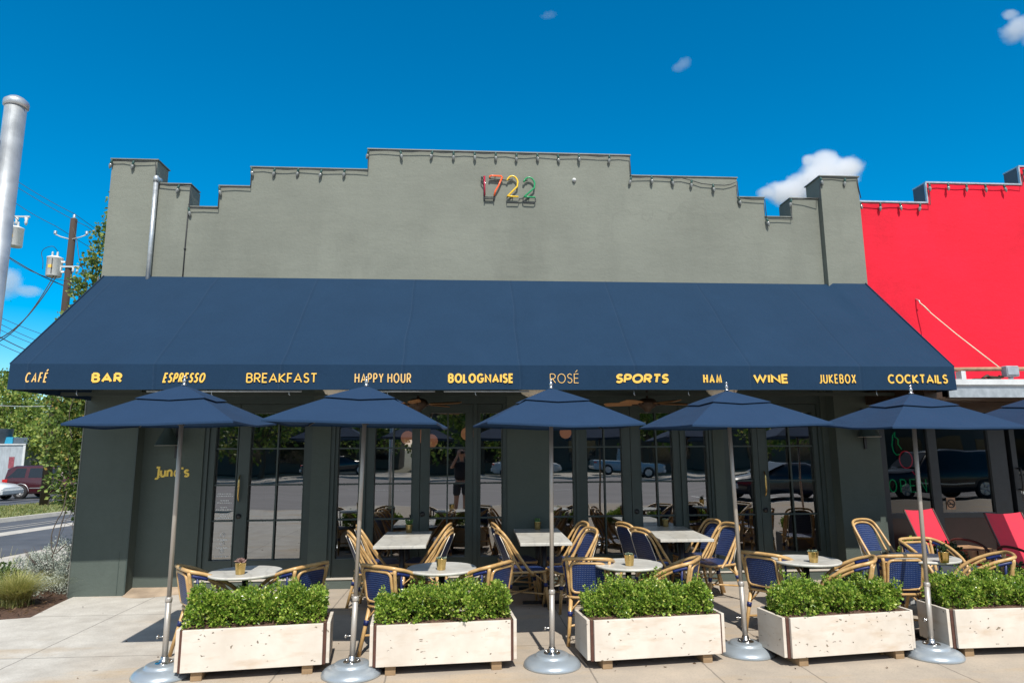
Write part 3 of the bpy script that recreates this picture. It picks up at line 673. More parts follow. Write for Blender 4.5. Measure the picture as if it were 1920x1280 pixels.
jamb(1.16, 1.20); leafdoor(1.202, 1.545, 1.22, 1.51, False, 'sidelight'); jamb(1.547, 1.60); leafdoor(1.602, 2.335, 1.71, 2.215); leafdoor(2.342, 3.055, 2.485, 2.955, knob=2.40); jamb(3.057, 3.105); leafdoor(3.107, 3.485, 3.145, 3.45, False, 'sidelight'); jamb(3.487, 3.53)
jamb(3.69, 3.745); leafdoor(3.747, 4.205, 3.83, 4.13, False, 'sidelight'); leafdoor(4.212, 5.115, 4.345, 5.045, True, 'door', 4.27, 4.265); jamb(5.117, 5.17)
# faint white lettering lines and icons on the left sidelight (too small to read in the photograph)
mb = MB(); e = 0
for z, hw in ((1.245,.10),(1.215,.115),(1.155,.055),(1.125,.10),(1.065,.05),(1.035,.105),(.975,.075),(.95,.05),(.925,.10),(.64,.06),(.535,.075),(.42,.085)):
    xx = -3.285-hw
    while xx < -3.285+hw:
        ww = rnd.uniform(.012, .03); mb.box(xx, min(xx+ww, -3.285+hw), YG-.004, YG-.003, z-.006, z+.006); xx += ww+.008
for z in (.70, .595, .49):
    pts = [(-3.285+.028*math.cos(2*PI*i/20), YG-.004, z+.028*math.sin(2*PI*i/20)) for i in range(20)]; mb.tube(pts, .0035, 5, True)
    mb.tube([(-3.302, YG-.004, z-.008), (-3.285, YG-.004, z+.012), (-3.268, YG-.004, z-.008)], .004, 5)
cp('window_lettering', mb, M['white'], d1)
# gold lettering on the recess wall
w_ = word("jun", -4.190, -3.950, 1.475, 1.620, 9.44, .175, .03, M['signgold'], 'wall_lettering', cafe, .045, .012); w_.location = (0, -9.3, 0)
w_ = word("e's", -3.940, -3.728, 1.475, 1.620, 9.44, .175, .03, M['signgold'], 'wall_lettering', cafe, .05, .012); w_.location = (0, -9.3, 0)
# small round cap on the upper wall
mb = MB(); mb.lathe([(.030, 0), (.030, -.02), (.016, -.045), (.006, -.05)], 14, (1.575, 9.3, 5.76), 'y'); cp('wall_cap', mb, M['white'])
# pendant globes inside
for i, (x, y, z, r) in enumerate(((-.95, 11., 2.02, .11), (-.74, 11.3, 2.05, .11), (-.62, 11.9, 1.98, .12), (.02, 11., 2.08, .11), (1.66, 11.2, 2.1, .10))):
    t = thing('pendant_lamp', ['pinkish glowing globe at the left of three inside the doors', 'pale glowing globe in the middle of three inside the doors', 'lowest glowing globe of three inside the doors', 'orange glowing globe cut by the stile of the middle doors', 'glowing globe behind the third umbrella pole'][i], 'pendant lamp', (x, y, z), 0, 'pendant globes inside the cafe')
    mb = MB(); mb.ball((0,0,0), r, 18, 12); mb.build('globe', M['globe'], t)
    mb = MB(); mb.tube([(0,0,r), (0,0,2.95-z)], .006, 6); mb.build('cord', M['black'], t)

# conduit pipes on the upper wall
t = thing('conduit_pipe', 'pale galvanised conduit running down the left end of the upper wall', 'pipe', (-4.40, 9.25, 4.2))
mb = MB(); mb.tube([(0, 0, -.3), (0, 0, 1.42)], .031, 12); mb.build('pipe', M['galv'], t)
mb = MB(); mb.lathe([(.040, 1.38), (.040, 1.44), (.028, 1.47)], 12); mb.tube([(0, .0, 1.43), (0.02, .09, 1.44)], .03, 10); mb.build('pipe_cap', M['galv'], t)
mb = MB(); mb.tube([(-3.955, 9.293, 4.0), (-3.953, 9.293, 4.7), (-3.945, 9.293, 5.28)], .009, 6); mb.ball((-3.953, 9.29, 4.62), .016, 8, 6)
tag(mb.build('wall_cable', M['wire']), 'thin dark cable running down from the lowest left parapet notch', 'cable')

# string lights: cafe and shop
def string_lights(label, path, spacing, sag=.02):
    t = thing('string_lights', label, 'string lights', (0, 9.25, 5.5)); off = Vector((0, 9.25, 5.5))
    pts = []
    for a, b in zip(path[:-1], path[1:]):
        n = max(2, int((Vector(b)-Vector(a)).length/.15))
        for i in range(n):
            u = i/n; p = Vector(a).lerp(Vector(b), u); p.z -= sag*(.5+.5*math.sin(i*1.7+a[0]*3)) ; p.y += .004*math.sin(i*2.1); pts.append(p-off)
    pts.append(Vector(path[-1])-off)
    mb = MB(); mb.tube(pts, .0065, 5); mb.build('cable', M['wire'], t)
    base = None; dist = .12; acc = 0
    for a, b in zip(pts[:-1], pts[1:]):
        d = (b-a).length
        acc += d
        if acc >= dist and abs((b-a).normalized().z) < .8:
            acc = 0; dist = spacing*rnd.uniform(.90, 1.10)
            if base is None:
                m1 = MB(); m1.lathe([(.010, .014), (.0165, 0), (.0165, -.042), (.013, -.046)], 8); sock = m1.mesh('socket', M['socket'])
                m2 = MB(); m2.lathe([(.013, -.042), (.023, -.060), (.022, -.082), (.011, -.112), (.002, -.124)], 8); bl = m2.mesh('bulb', M['bulb']); base = True
            s_ = bpy.data.objects.new('socket', sock); COL.objects.link(s_); s_.parent = t; s_.location = a; s_.rotation_euler = (rnd.uniform(-.15,.15), rnd.uniform(-.25,.25), 0)
            b_ = bpy.data.objects.new('bulb', bl); COL.objects.link(b_); b_.parent = s_
    return t
yy = 9.262
path = [(-5.03, 9.25, 5.89), (-4.43, 9.25, 5.89), (-4.40, yy, 5.56), (-3.93, yy, 5.54), (-3.93, yy, 5.22), (-3.53, yy, 5.22), (-3.53, yy, 5.54), (-3.10, yy, 5.54), (-3.10, yy, 5.83), (-1.45, yy, 5.83), (-1.45, yy, 6.145), (2.42, yy, 6.15), (2.43, yy, 5.83), (3.2, yy, 5.83), (3.5, yy, 5.74), (3.85, yy, 5.72), (4.05, yy, 5.79), (4.06, yy, 5.53), (4.46, yy, 5.52), (4.47, yy, 5.22), (4.86, yy, 5.22), (4.87, yy, 5.53), (5.28, 9.19, 5.53), (5.31, 9.18, 5.84), (5.88, 9.18, 5.84), (5.92, 9.19, 5.53)]
string_lights('string of clear bulbs along the olive stepped parapet', path, .30)
string_lights('string of pale bulbs along the red parapet', [(5.95, 9.27, 5.50), (7.07, 9.27, 5.50), (7.09, 9.27, 5.83), (8.6, 9.27, 5.83), (8.66, 9.27, 6.1), (10.4, 9.27, 6.1)], .26)

# neon number
t = thing('number_sign', 'colourful tube number 1722 mounted high on the olive wall', 'number sign', (.62, 9.3, 5.6)); o_ = Vector((.62, 9.3, 5.6)); yn = 9.248
def tube_digit(pts, m, name):
    mb = MB(); mb.tube([Vector((x, yn, z))-o_ for x, z in pts], .0135, 8); mb.build(name, m, t)
two = lambda x0, x1, z0, z1: [(x0+.01*(0), z1-.06)] + [(x0+(x1-x0)*(.5-.5*math.cos(R(a)))*1.0, z1-.115+.115*math.sin(R(a))) for a in range(25, 185, 20)] + [(x1-.01, z1-.16), (x0+.02, z0+.012), (x0, z0), (x0+.06, z0), (x1+.005, z0-.004)]
tube_digit([(.243, 5.775), (.246, 5.475)], M['t_red'], 'digit_one')
tube_digit([(.318, 5.745), (.322, 5.775), (.345, 5.783), (.495, 5.780), (.506, 5.765), (.45, 5.63), (.405, 5.555), (.385, 5.475)], M['t_orange'], 'digit_seven')
tube_digit(two(.57, .735, 5.470, 5.785), M['t_yellow'], 'digit_two'); tube_digit(two(.815, .985, 5.466, 5.768), M['t_green'], 'digit_two')
mb = MB()
for seg in ([(.243,5.775),(.21,5.76),(.225,5.72),(.20,5.77),(.20,5.69),(.235,5.64)], [(.246,5.472),(.246,5.43),(.246,5.395)], [(.246,5.43),(.383,5.43)], [(.246,5.455),(.383,5.455)], [(.383,5.472),(.383,5.40)], [(.315,5.735),(.34,5.74),(.57,5.72)], [(.575,5.72),(.62,5.735),(.66,5.74)], [(.575,5.463),(.575,5.38),(.74,5.38),(.755,5.44),(.81,5.45)], [(.81,5.46),(.81,5.40),(.83,5.385),(.97,5.38),(.99,5.40),(.99,5.45)], [(.81,5.71),(.84,5.72),(.88,5.73)]):
    mb.tube([Vector((x, yn+.012, z))-o_ for x, z in seg], .008, 6)
for x, z in ((.246,5.70),(.246,5.5),(.40,5.78),(.39,5.5),(.73,5.66),(.66,5.47),(.98,5.66),(.9,5.466)): mb.tube([Vector((x, 9.30, z))-o_, Vector((x, yn+.008, z))-o_], .006, 6)
mb.build('tube_bracket', M['wire'], t)

# ------------------------------------------------------------------ awning
aw = thing('awning', 'long navy canvas awning lettered in gold along its front edge', 'awning', (0, 9.3, 2.5)); ao = Vector((0, 9.3, 2.5))
AX0, AX1, AYF, AZ0, AZ1, AZT = -5.0, 5.868, 7.605, 2.492, 2.775, 4.212
def ab(name, mb, m, parent=None, bev=0):
    mb.v = [(p[0], p[1]-9.3, p[2]-2.5) for p in mb.v]; return mb.build(name, m, parent or aw, bev)
mb = MB(); nx, ny = 110, 14; vs = []
for j in range(ny+1):
    v = j/ny
    for i in range(nx+1):
        u = i/nx; x = AX0+(AX1-AX0)*u
        s = .020*math.sin(PI*v)*(math.sin(PI*(x-.68)/1.36)**2)
        tw = -.075*math.sin(PI*v)*0
        y = AYF + (9.19 if x > 5.31 else 9.285 - 0)*0 + (9.283-AYF)*v if x <= 5.31 else AYF + (9.197-AYF)*v
        vs.append((x, y, AZ1+(AZT-AZ1)*v*(1 if x <= 5.31 else .996) - s + tw))
mb.add(vs, [(j*(nx+1)+i, j*(nx+1)+i+1, (j+1)*(nx+1)+i+1, (j+1)*(nx+1)+i) for j in range(ny) for i in range(nx)], True)
ab('canopy', mb, M['navy'])
mb = MB(); vs = []
for j in range(4):
    for i in range(nx+1):
        u = i/nx; vs.append((AX0+(AX1-AX0)*u, AYF-.004*math.sin(u*70)*(3-j)/3 - .004*(3-j)/3, AZ0+(AZ1-AZ0)*j/3+.002*math.sin(u*41)*(3-j)/3))
mb.add(vs, [(j*(nx+1)+i, j*(nx+1)+i+1, (j+1)*(nx+1)+i+1, (j+1)*(nx+1)+i) for j in range(3) for i in range(nx)], True)
va = ab('valance', mb, M['navy'])
for x in (AX0, AX1):
    mb = MB(); mb.add([(x, AYF, AZ0), (x, 9.28, AZ0), (x, 9.28, AZT), (x, AYF, AZ1)], [(0,1,2,3)]); ab('end_panel', mb, M['navy'])
mb = MB(); mb.tube([(AX0, AYF, AZ1), (AX0, 9.27, AZT)], .008, 6); ab('edge_piping', mb, M['navy'])
mb = MB(); mb.tube([(AX1, AYF, AZ1), (AX1, 9.19, AZT)], .008, 6); ab('edge_piping', mb, M['navy'])
for a, b in ((-3.55, -1.86), (-1.02, -.36), (-.26, .72)):
    mb = MB(); mb.tube([(a, 7.655, 2.478), (b, 7.655, 2.478)], .011, 6); ab('frame_bar', mb, M['galv'])
for x in (-4.3, -2.85, -2.0, -.9, .1, 1.95, 2.6, 3.15, 4.9):
    mb = MB(); mb.tube([(x, 7.66, 2.49), (x, 7.66, 2.445), (x+.012, 7.66, 2.43)], .005, 5); ab('hook', mb, M['galv'])
for y in (7.66, 8.5):
    mb = MB(); mb.box(AX0+.03, AX1-.03, y+.02, y+.06, 2.50, 2.54); ab('frame_beam', mb, M['ceil'])
mb = MB(); mb.box(AX0+.03, AX1-.03, 7.72, 9.24, 2.719, 2.74); ab('soffit', mb, M['ceil'])
WORDS = [("CAFÉ",-4.823,-4.577,.125,.14,'cream',.16), ("BAR",-4.121,-3.793,.235,0,'gold',.12), ("ESPRESSO",-3.365,-2.894,.165,.20,'gold',.09), ("BREAKFAST",-2.459,-1.679,.135,0,'gold',.12), ("HAPPY HOUR",-1.264,-.63,.12,0,'cream',.13),
         ("BOLOGNAISE",-.213,.537,.205,0,'gold',.07), ("ROSÉ",.956,1.292,.07,0,'cream',.17), ("SPORTS",1.716,2.36,.24,.18,'gold',.06), ("HAM",2.761,2.985,.175,0,'gold',.14), ("WINE",3.364,3.792,.23,0,'gold',.10), ("JUKEBOX",4.164,4.617,.13,0,'gold',.13), ("COCKTAILS",5.014,5.762,.175,0,'gold',.09)]
for t_, a, b, w_, sh, m_, gp in WORDS:
    o = word(t_, a, b, 2.567, 2.678, 7.594, w_, sh, M[m_], 'lettering', va, gp); o.location = (0, -9.3, -2.5); o['label'] = 'gold word ' + t_ + ' on the awning edge'

# lamps, fans, sconces under the awning
for i, (x, lb) in enumerate(((-1.60, 'cream bowl ceiling lamp above the second umbrella from the left'), (.875, 'cream bowl ceiling lamp above the third umbrella, below the word ROSÉ'), (3.33, 'cream bowl ceiling lamp above the fourth umbrella, below the word HAM'))):
    t = thing('ceiling_lamp', lb, 'ceiling lamp', (x, 8.5, 2.719), 0, 'bowl lamps under the awning')
    mb = MB(); mb.lathe([(.21, 0-.13), (.205, -.145), (.17, -.20), (.10, -.235), (.02, -.245)], 24, capb=False); mb.build('bowl', M['lampglass'], t)
    mb = MB(); mb.lathe([(.05, 0), (.05, -.03), (.03, -.05), (.03, -.12), (.215, -.124), (.218, -.132), (.21, -.134)], 24); mb.build('lamp_mount', M['bronze'], t)
def fan(x, y, rot, lb):
    t = thing('ceiling_fan', lb, 'ceiling fan', (x, y, 2.66), rot, 'ceiling fans under the awning')
    mb = MB(); mb.tube([(0,0,.058), (0,0,-.2)], .016, 8); mb.lathe([(.06, .058), (.055, .02), (.02, 0)], 16); mb.build('downrod', M['bronze'], t)
    mb = MB(); mb.lathe([(.05, -.19), (.10, -.205), (.125, -.235), (.125, -.275), (.09, -.31), (.05, -.335), (.045, -.36), (.01, -.37)], 20); mb.build('motor', M['bronze'], t)
    b0 = None
    for k in range(5):
        if b0 is None:
            mb = MB(); vs = []
            for u, w in ((.17,.045),(.24,.062),(.40,.07),(.54,.068),(.575,.05)):
                for s in (-1, 1):
                    for z in (0, .008): vs.append((u, s*w, -.262+z+s*w*.22))
            fs = []
            for i in range(4):
                a = i*4; b = a+4; fs += [(a, b, b+2, a+2), (a+1, a+3, b+3, b+1), (a, a+1, b+1, b), (a+2, b+2, b+3, a+3)]
            fs += [(0,2,3,1), (16,17,19,18)]; mb.add(vs, fs); b0 = mb.build('blade', M['fanwood'], t)
            mb = MB(); mb.tube([(.10, 0, -.27), (.15, 0, -.272), (.20, .0, -.264)], .012, 6); mb.build('blade_arm', M['bronze'], b0); b = b0
        else: b = dup(b0); b.parent = t
        b.rotation_euler = (0, 0, k*2*PI/5)
fan(-.62, 8.6, R(-20), 'brown ceiling fan half hidden behind the second umbrella'); fan(2.36, 8.6, R(8), 'brown ceiling fan between the third and fourth umbrellas')
def sconce(x, y, lb):
    t = thing('wall_sconce', lb, 'wall lamp', (x, y, 2.0 if x < 0 else 2.07), 0)
    mb = MB(); mb.lathe([(.155, -.10), (.15, -.095), (.035, .14), (.03, .17)], 24, (-.0, -.20, 0), capb=False); mb.build('shade', M['frame'], t)
    mb = MB(); mb.tube(smooth_path([(0, -.20, .16), (0, -.19, .22), (0, -.12, .25), (.03, -.03, .2)], 5), .012, 8); mb.box(.03, .065, -.03, -.001, -.27, .30); mb.build('bracket', M['black'], t)
    mb = MB(); mb.lathe([(.150, -.101), (.155, -.104), (.12, -.098)], 24, (0, -.20, 0), capb=False, capt=False); mb.build('rim', M['lampglass'], t)
sconce(-3.97, 9.45, 'dark cone wall lamp above the gold name on the recessed wall'); sconce(5.62, 9.25, 'dark cone wall lamp on the right pier behind the fifth umbrella')

# ------------------------------------------------------------------ umbrellas
def umbrella(label, base, top, s, yaw, zr, za, tx=0., ty=0.):
    t = thing('patio_umbrella', label, 'umbrella', (base[0], base[1], 0), 0, 'navy umbrellas along the planters')
    dx, dy = top[0]-base[0], top[1]-base[1]
    cy, sy = math.cos(yaw), math.sin(yaw)
    def P(u, v, lift=0., t0=None):          # u,v in -1..1 on the square; pyramid height
        tt = max(abs(u), abs(v)); x = u*s/2; y = v*s/2; X = cy*x-sy*y; Y = sy*x+cy*y
        f = tt/(math.sqrt(1)); prof = (1-f) + .035*math.sin(PI*f)*(1-.35*f)
        edge = 1-min(1, abs(abs(u)-abs(v))/max(tt, 1e-6))          # 1 on the ribs
        z = zr + (za-zr)*prof + tx*X + ty*Y + lift + tt*tt*(.007*math.sin(3.1*X+base[0]*5)+.006*math.sin(4.3*Y+base[0]*3)) - .010*math.sin(PI*tt)*(1-edge) - .016*tt*(1-edge)*(1-.0)
        return (dx + X, dy + Y, z)
    mb = MB(); n = 12
    def pyramid(t0, t1, lift0, lift1, rings):
        for k in range(4):
            vs = []; a0 = k*PI/2
            for j in range(rings+1):
                q = t0+(t1-t0)*j/rings; lf = lift0+(lift1-lift0)*j/rings
                for i in range(n+1):
                    w = -1+2*i/n
                    u, v = (w*q, -q) if k == 0 else ((q, w*q) if k == 1 else ((-w*q, q) if k == 2 else (-q, -w*q)))
                    vs.append(P(u, v, lf))
            mb.add(vs, [(j*(n+1)+i, (j+1)*(n+1)+i, (j+1)*(n+1)+i+1, j*(n+1)+i+1) for j in range(rings) for i in range(n)], True)
    pyramid(.25, 1., 0, 0, 8)
    # hem
    for k in range(4):
        vs = []
        for i in range(n+1):
            w = -1+2*i/n; u, v = (w, -1) if k == 0 else ((1, w) if k == 1 else ((-w, 1) if k == 2 else (-1, -w)))
            p = P(u, v); vs += [p, (p[0]*1.0, p[1]*1.0, p[2]-.016)]
        mb.add(vs, [(2*i, 2*i+1, 2*i+3, 2*i+2) for i in range(n)], True)
    mb.build('canopy', M['umbrella'], t)
    mb = MB(); pyramid(.0, .44, .010, .017, 5); mb.build('vent_canopy', M['umbrella'], t)
    mb = MB(); T = (dx, dy)
    mb.lathe([(.022, 0), (.024, .006), (.016, .012), (.012, .02), (.017, .032), (.016, .045), (.010, .060), (.008, .066), (.013, .070), (.014, .078), (.009, .086), (.003, .088)], 14, (dx, dy, za+.006)); mb.build('finial', M['chrome'], t)
    mb = MB(); zj = .60; pj = (dx*zj/za, dy*zj/za)
    mb.tube([(pj[0], pj[1], zj-.03), (dx, dy, za)], .0185, 12); mb.build('pole', M['steel'], t)
    mb = MB(); mb.tube([(0, 0, .09), (pj[0], pj[1], zj)], .0235, 12); mb.lathe([(.0265, zj-.03), (.028, zj-.02), (.028, zj), (.021, zj+.012)], 12, (pj[0], pj[1], 0)); lp = mb.build('lower_pole', M['steel'], t)
    mb = MB(); mb.tube([(pj[0]*.5, pj[1]*.5, .30), (pj[0]*.5-.055, pj[1]*.5-.012, .30)], .006, 6); mb.ball((pj[0]*.5-.062, pj[1]*.5-.012, .30), .018, 10, 8, (.6, 1, 1)); mb.build('knob', M['chrome'], lp)
    mb = MB(); mb.lathe([(.242, 0), (.246, .010), (.240, .026), (.222, .046), (.192, .062), (.160, .071), (.146, .074), (.143, .086), (.136, .094), (.120, .098), (.05, .100), (.030, .100)], 40); bs = mb.build('base', M['silver'], t)
    mb = MB(); mb.lathe([(.072, .0995), (.070, .104), (.04, .106), (.030, .14), (.027, .15)], 20)
    for a in range(3): mb.ball((.055*math.cos(a*2.1+.5), .055*math.sin(a*2.1+.5), .106), .014, 8, 6, (1, 1, .7))
    mb.build('base_collar', M['chrome'], bs)
    r0 = None
    for (u, v) in ((1,1),(-1,1),(-1,-1),(1,-1)):
        mb = MB(); a = Vector(P(u*.02, v*.02, -.05)); b = Vector(P(u*.985, v*.985, -.014)); mb.tube([a, b], .008, 6); rb = mb.build('rib', M['black'], t)
        mb = MB(); mb.tube([Vector((dx, dy, zr+.02)), a.lerp(b, .5)], .006, 6); mb.build('strut', M['black'], rb)
    mb = MB(); mb.lathe([(.03, zr-.01), (.032, zr+.03), (.022, zr+.045)], 12, (dx, dy, 0)); mb.build('runner_hub', M['black'], t)
umbrella('leftmost navy umbrella, on the open sidewalk side below the word ESPRESSO', (-2.471, 6.017), (-2.51, 6.10), 1.30, R(1), 2.05, 2.385, .004, .02)
umbrella('navy umbrella below the words HAPPY HOUR, second from the left', (-.930, 5.911), (-.888, 5.97), 1.36, R(-2), 2.045, 2.368, -.022, .01)
umbrella('navy umbrella in the middle of the row, pole upright beside the third planter', (.739, 6.002), (.781, 6.14), 1.335, R(4.5), 2.038, 2.365, -.004, .012)
umbrella('navy umbrella below the word HAM, between the third and fourth planters', (2.52, 6.202), (2.525, 6.32), 1.327, R(5), 2.033, 2.358, -.002, .01)
umbrella('navy umbrella below the word COCKTAILS, tilted towards the street', (4.11, 5.976), (4.30, 6.18), 1.24, R(-.5), 2.018, 2.318, -.003, .045)
umbrella('navy umbrella cut off by the right edge of the photo', (6.22, 6.75), (6.22, 6.75), 1.35, R(3), 2.03, 2.37, 0, .015)

# ------------------------------------------------------------------ planters and hedges
def planter(label, hlabel, fl, yaw, seed, Lf=1.09, hz=.68):
    t = thing('stone_planter', label, 'planter', (fl[0], fl[1], 0), yaw, 'travertine planters in the front row')
    z0, z1 = .075, .395; D = .46
    mb = MB(); mb.box(.0, Lf, 0, .028, z0, z1); mb.build('front_panel', M['travertine'], t, bev=.003)
    mb = MB(); mb.box(.0, Lf, D-.03, D, z0, z1); mb.build('rear_panel', M['travertine'], t, bev=.003)
    for x in (-.055, Lf+.027):
        mb = MB(); mb.box(x, x+.028, .035, D-.035, z0, z1); mb.build('end_panel', M['travertine'], t, bev=.003)
    mb = MB(); mb.box(-.025, Lf+.025, .030, D-.032, z0-.006, z1-.012); mb.build('steel_frame', M['corten'], t)
    mb = MB(); mb.box(-.018, Lf+.018, .036, D-.038, z1-.011, z1-.006)
    for _ in range(500):
        p = Vector((rnd.uniform(0, Lf), rnd.uniform(.04, D-.05), z1-.004)); leaf(mb, p, Vector((rnd.uniform(-1,1), rnd.uniform(-1,1), rnd.uniform(-.1,.45))), rnd.uniform(.012, .035), .2, .3)
    mb.build('bark_soil', M['soil'], t)
    for x in (.075, Lf-.16):
        mb = MB(); mb.box(x, x+.085, .03, D-.04, 0, z0-.007); mb.build('foot', M['footwood'], t, bev=.002)
    # hedge
    rnd.seed(seed)
    h = thing('boxwood_hedge', hlabel, 'hedge', (fl[0], fl[1], z1-.01), yaw, 'clipped boxwood hedges in the planters')
    mb = MB(); cy = D/2+.0; H = hz-z1+.02; x0, x1 = .0, Lf-.01
    bumps = [(x0+(x1-x0)*u, rnd.uniform(-.035, .02)) for u in (.05, .22, .4, .58, .76, .94)]
    def surf(u, a):          # u along, a angle 0..pi over the top from front to back
        x = x0+(x1-x0)*u
        lump = .026*math.sin(x*17+seed)+.018*math.sin(x*31+a*3+seed*2)+.02*math.sin(a*5+x*9)
        k = .78+.22*min(1, min(u, 1-u)/.09)
        lump += 0.012*math.sin(x*6.3+seed*1.7) + .013*math.sin(x*11+a*2.2+seed*3.1)
        ry, rz = (.168+lump)*k, (H+lump*1.25)*k
        c, s_ = math.cos(a), math.sin(a); e = .55
        yy = -ry*math.copysign(abs(c)**e, c); zz = rz*abs(s_)**e
        return Vector((x, cy+yy, zz)), Vector((0, -c, s_+.1))
    clumps = [(rnd.random(), PI*rnd.random()) for _ in range(46)]
    def dip(u, a): return min(math.hypot((u-c[0])*(x1-x0)/.085, (a-c[1])*.2/.085) for c in clumps)
    def tuft(p, d, nl, sz):
        for _ in range(nl):
            dd = (d*.9 + rdir(.15)).normalized(); q = p + dd*rnd.uniform(0, .022) + rdir()*.008
            leaf(mb, q, dd, sz*rnd.uniform(.7, 1.25), .36, .35)
    for _ in range(1050):
        u = rnd.random(); a = PI*(rnd.random()*1.02-.03); p, d = surf(u, a)
        if u < .03: d = Vector((-1, d.y*.5, d.z*.5))
        if u > .97: d = Vector((1, d.y*.5, d.z*.5))
        pull = min(.10, max(0, dip(u, a)-.55)*.085) + rnd.random()**2*.03; c0 = Vector((p.x, cy, p.z*.5)); p = p.lerp(c0, pull/.2)
        tuft(p, d.normalized(), 10, .027)
    for _ in range(130):      # ends
        e_ = rnd.choice((0, 1)); a = PI*rnd.random(); p, d = surf(.04 if e_ == 0 else .96, a); q = Vector((p.x+(-.02 if e_ == 0 else .02), cy+(p.y-cy)*rnd.random(), p.z*rnd.random()**.6))
        tuft(q, Vector((-1 if e_ == 0 else 1, 0, .25)), 9, .024)
    for _ in range(95):       # straggling tips
        u = rnd.random(); p, d = surf(u, PI*rnd.uniform(.25, .75)); d = (d+rdir(.5)*.5).normalized()
        for i in range(rnd.choice((4, 5, 7))): tuft(p+d*i*.011, d, 3, .02)
    for _ in range(420):      # inside
        u = rnd.random(); a = PI*rnd.random(); p, d = surf(u, a); p = p.lerp(Vector((p.x, cy, p.z*.25)), rnd.uniform(.25, .9)); tuft(p, d, 7, .028)
    mb.build('foliage', M['boxleaf'], h)
    mb = MB()
    for _ in range(16):
        x = rnd.uniform(.06, Lf-.06); mb.tube([(x, cy+rnd.uniform(-.06,.06), 0), (x+rnd.uniform(-.05,.05), cy+rnd.uniform(-.08,.08), H*.45), (x+rnd.uniform(-.1,.1), cy+rnd.uniform(-.12,.12), H*.8)], .006, 5, r1=.002)
    mb.build('stem', M['twig'], h)
planter('pale stone planter nearest the open sidewalk, beside the leftmost umbrella', 'clipped green hedge in the leftmost stone planter', (-2.26, 5.80), R(7), 1, 1.09, .605)
planter('pale stone planter between the second and third umbrella poles', 'clipped green hedge between the second and third umbrella poles', (-.725, 5.815), R(4.5), 2, 1.11, .605)
planter('pale stone planter between the third and fourth umbrella poles', 'clipped green hedge between the third and fourth umbrella poles', (1.075, 5.82), R(6), 3, 1.13, .592)
planter('pale stone planter between the fourth and fifth umbrella poles', 'clipped green hedge between the fourth and fifth umbrella poles', (2.735, 5.75), R(7.5), 4, 1.17, .585)
planter('pale stone planter cut off by the right edge of the photo', 'clipped green hedge cut off by the right edge of the photo', (4.305, 5.90), R(1), 5, 1.25, .60)

# ------------------------------------------------------------------ tables, pots
def round_table(label, x, y):
    t = thing('round_table', label, 'table', (x, y, 0), rnd.uniform(0, 3), 'round marble tables')
    mb = MB(); mb.lathe([(.300, .712), (.316, .716), (.322, .724), (.322, .734), (.316, .740)], 56); mb.build('tabletop', M['marble'], t)
    mb = MB(); mb.tube([(0,0,.05), (0,0,.70)], .028, 12); mb.lathe([(.12, .70), (.12, .711), (.03, .69)], 16); mb.lathe([(.036,.28),(.045,.31),(.036,.34)], 14, capb=False, capt=False); mb.build('pedestal', M['black'], t)
    mb = MB(); mb.lathe([(.20, 0), (.205, .015), (.10, .04), (.035, .07)], 28); mb.build('table_base', M['black'], t)
def rect_table(label, x, y, w, d, rz):
    t = thing('rectangular_table', label, 'table', (x, y, 0), rz, 'rectangular marble tables along the doors')
    mb = MB(); mb.box(-w/2, w/2, -d/2, d/2, .706, .74); mb.build('tabletop', M['marble'], t, bev=.004)
    for yy in (-d*.28, d*.28):
        mb = MB(); mb.tube([(0,yy,.04), (0,yy,.69)], .035, 12); mb.box(-.2, .2, yy-.03, yy+.03, .69, .705); mb.box(-.26, .26, yy-.03, yy+.03, 0.0, .03); mb.box(-.03, .03, yy-.2, yy+.2, .0005, .034); mb.build('pedestal', M['black'], t)
for lb, x, y in (('round marble table in front of the leftmost glazed door', -1.985, 6.43), ('round marble table behind the second planter from the left', -.222, 6.46), ('round marble table behind the middle planter', 1.54, 6.50), ('round marble table behind the fourth planter, its dark stem in view', 3.31, 6.55), ('round marble table at the right, ringed by three blue chairs', 4.53, 6.58)): round_table(lb, x, y)
rect_table('rectangular marble table behind the second umbrella pole', -.755, 8.64, .60, 1.40, 0)
rect_table('rectangular marble table behind the middle umbrella pole', .95, 8.74, .61, 1.48, R(-1))
rect_table('rectangular marble table before the right middle doors', 2.70, 8.86, .65, 1.44, R(-3))
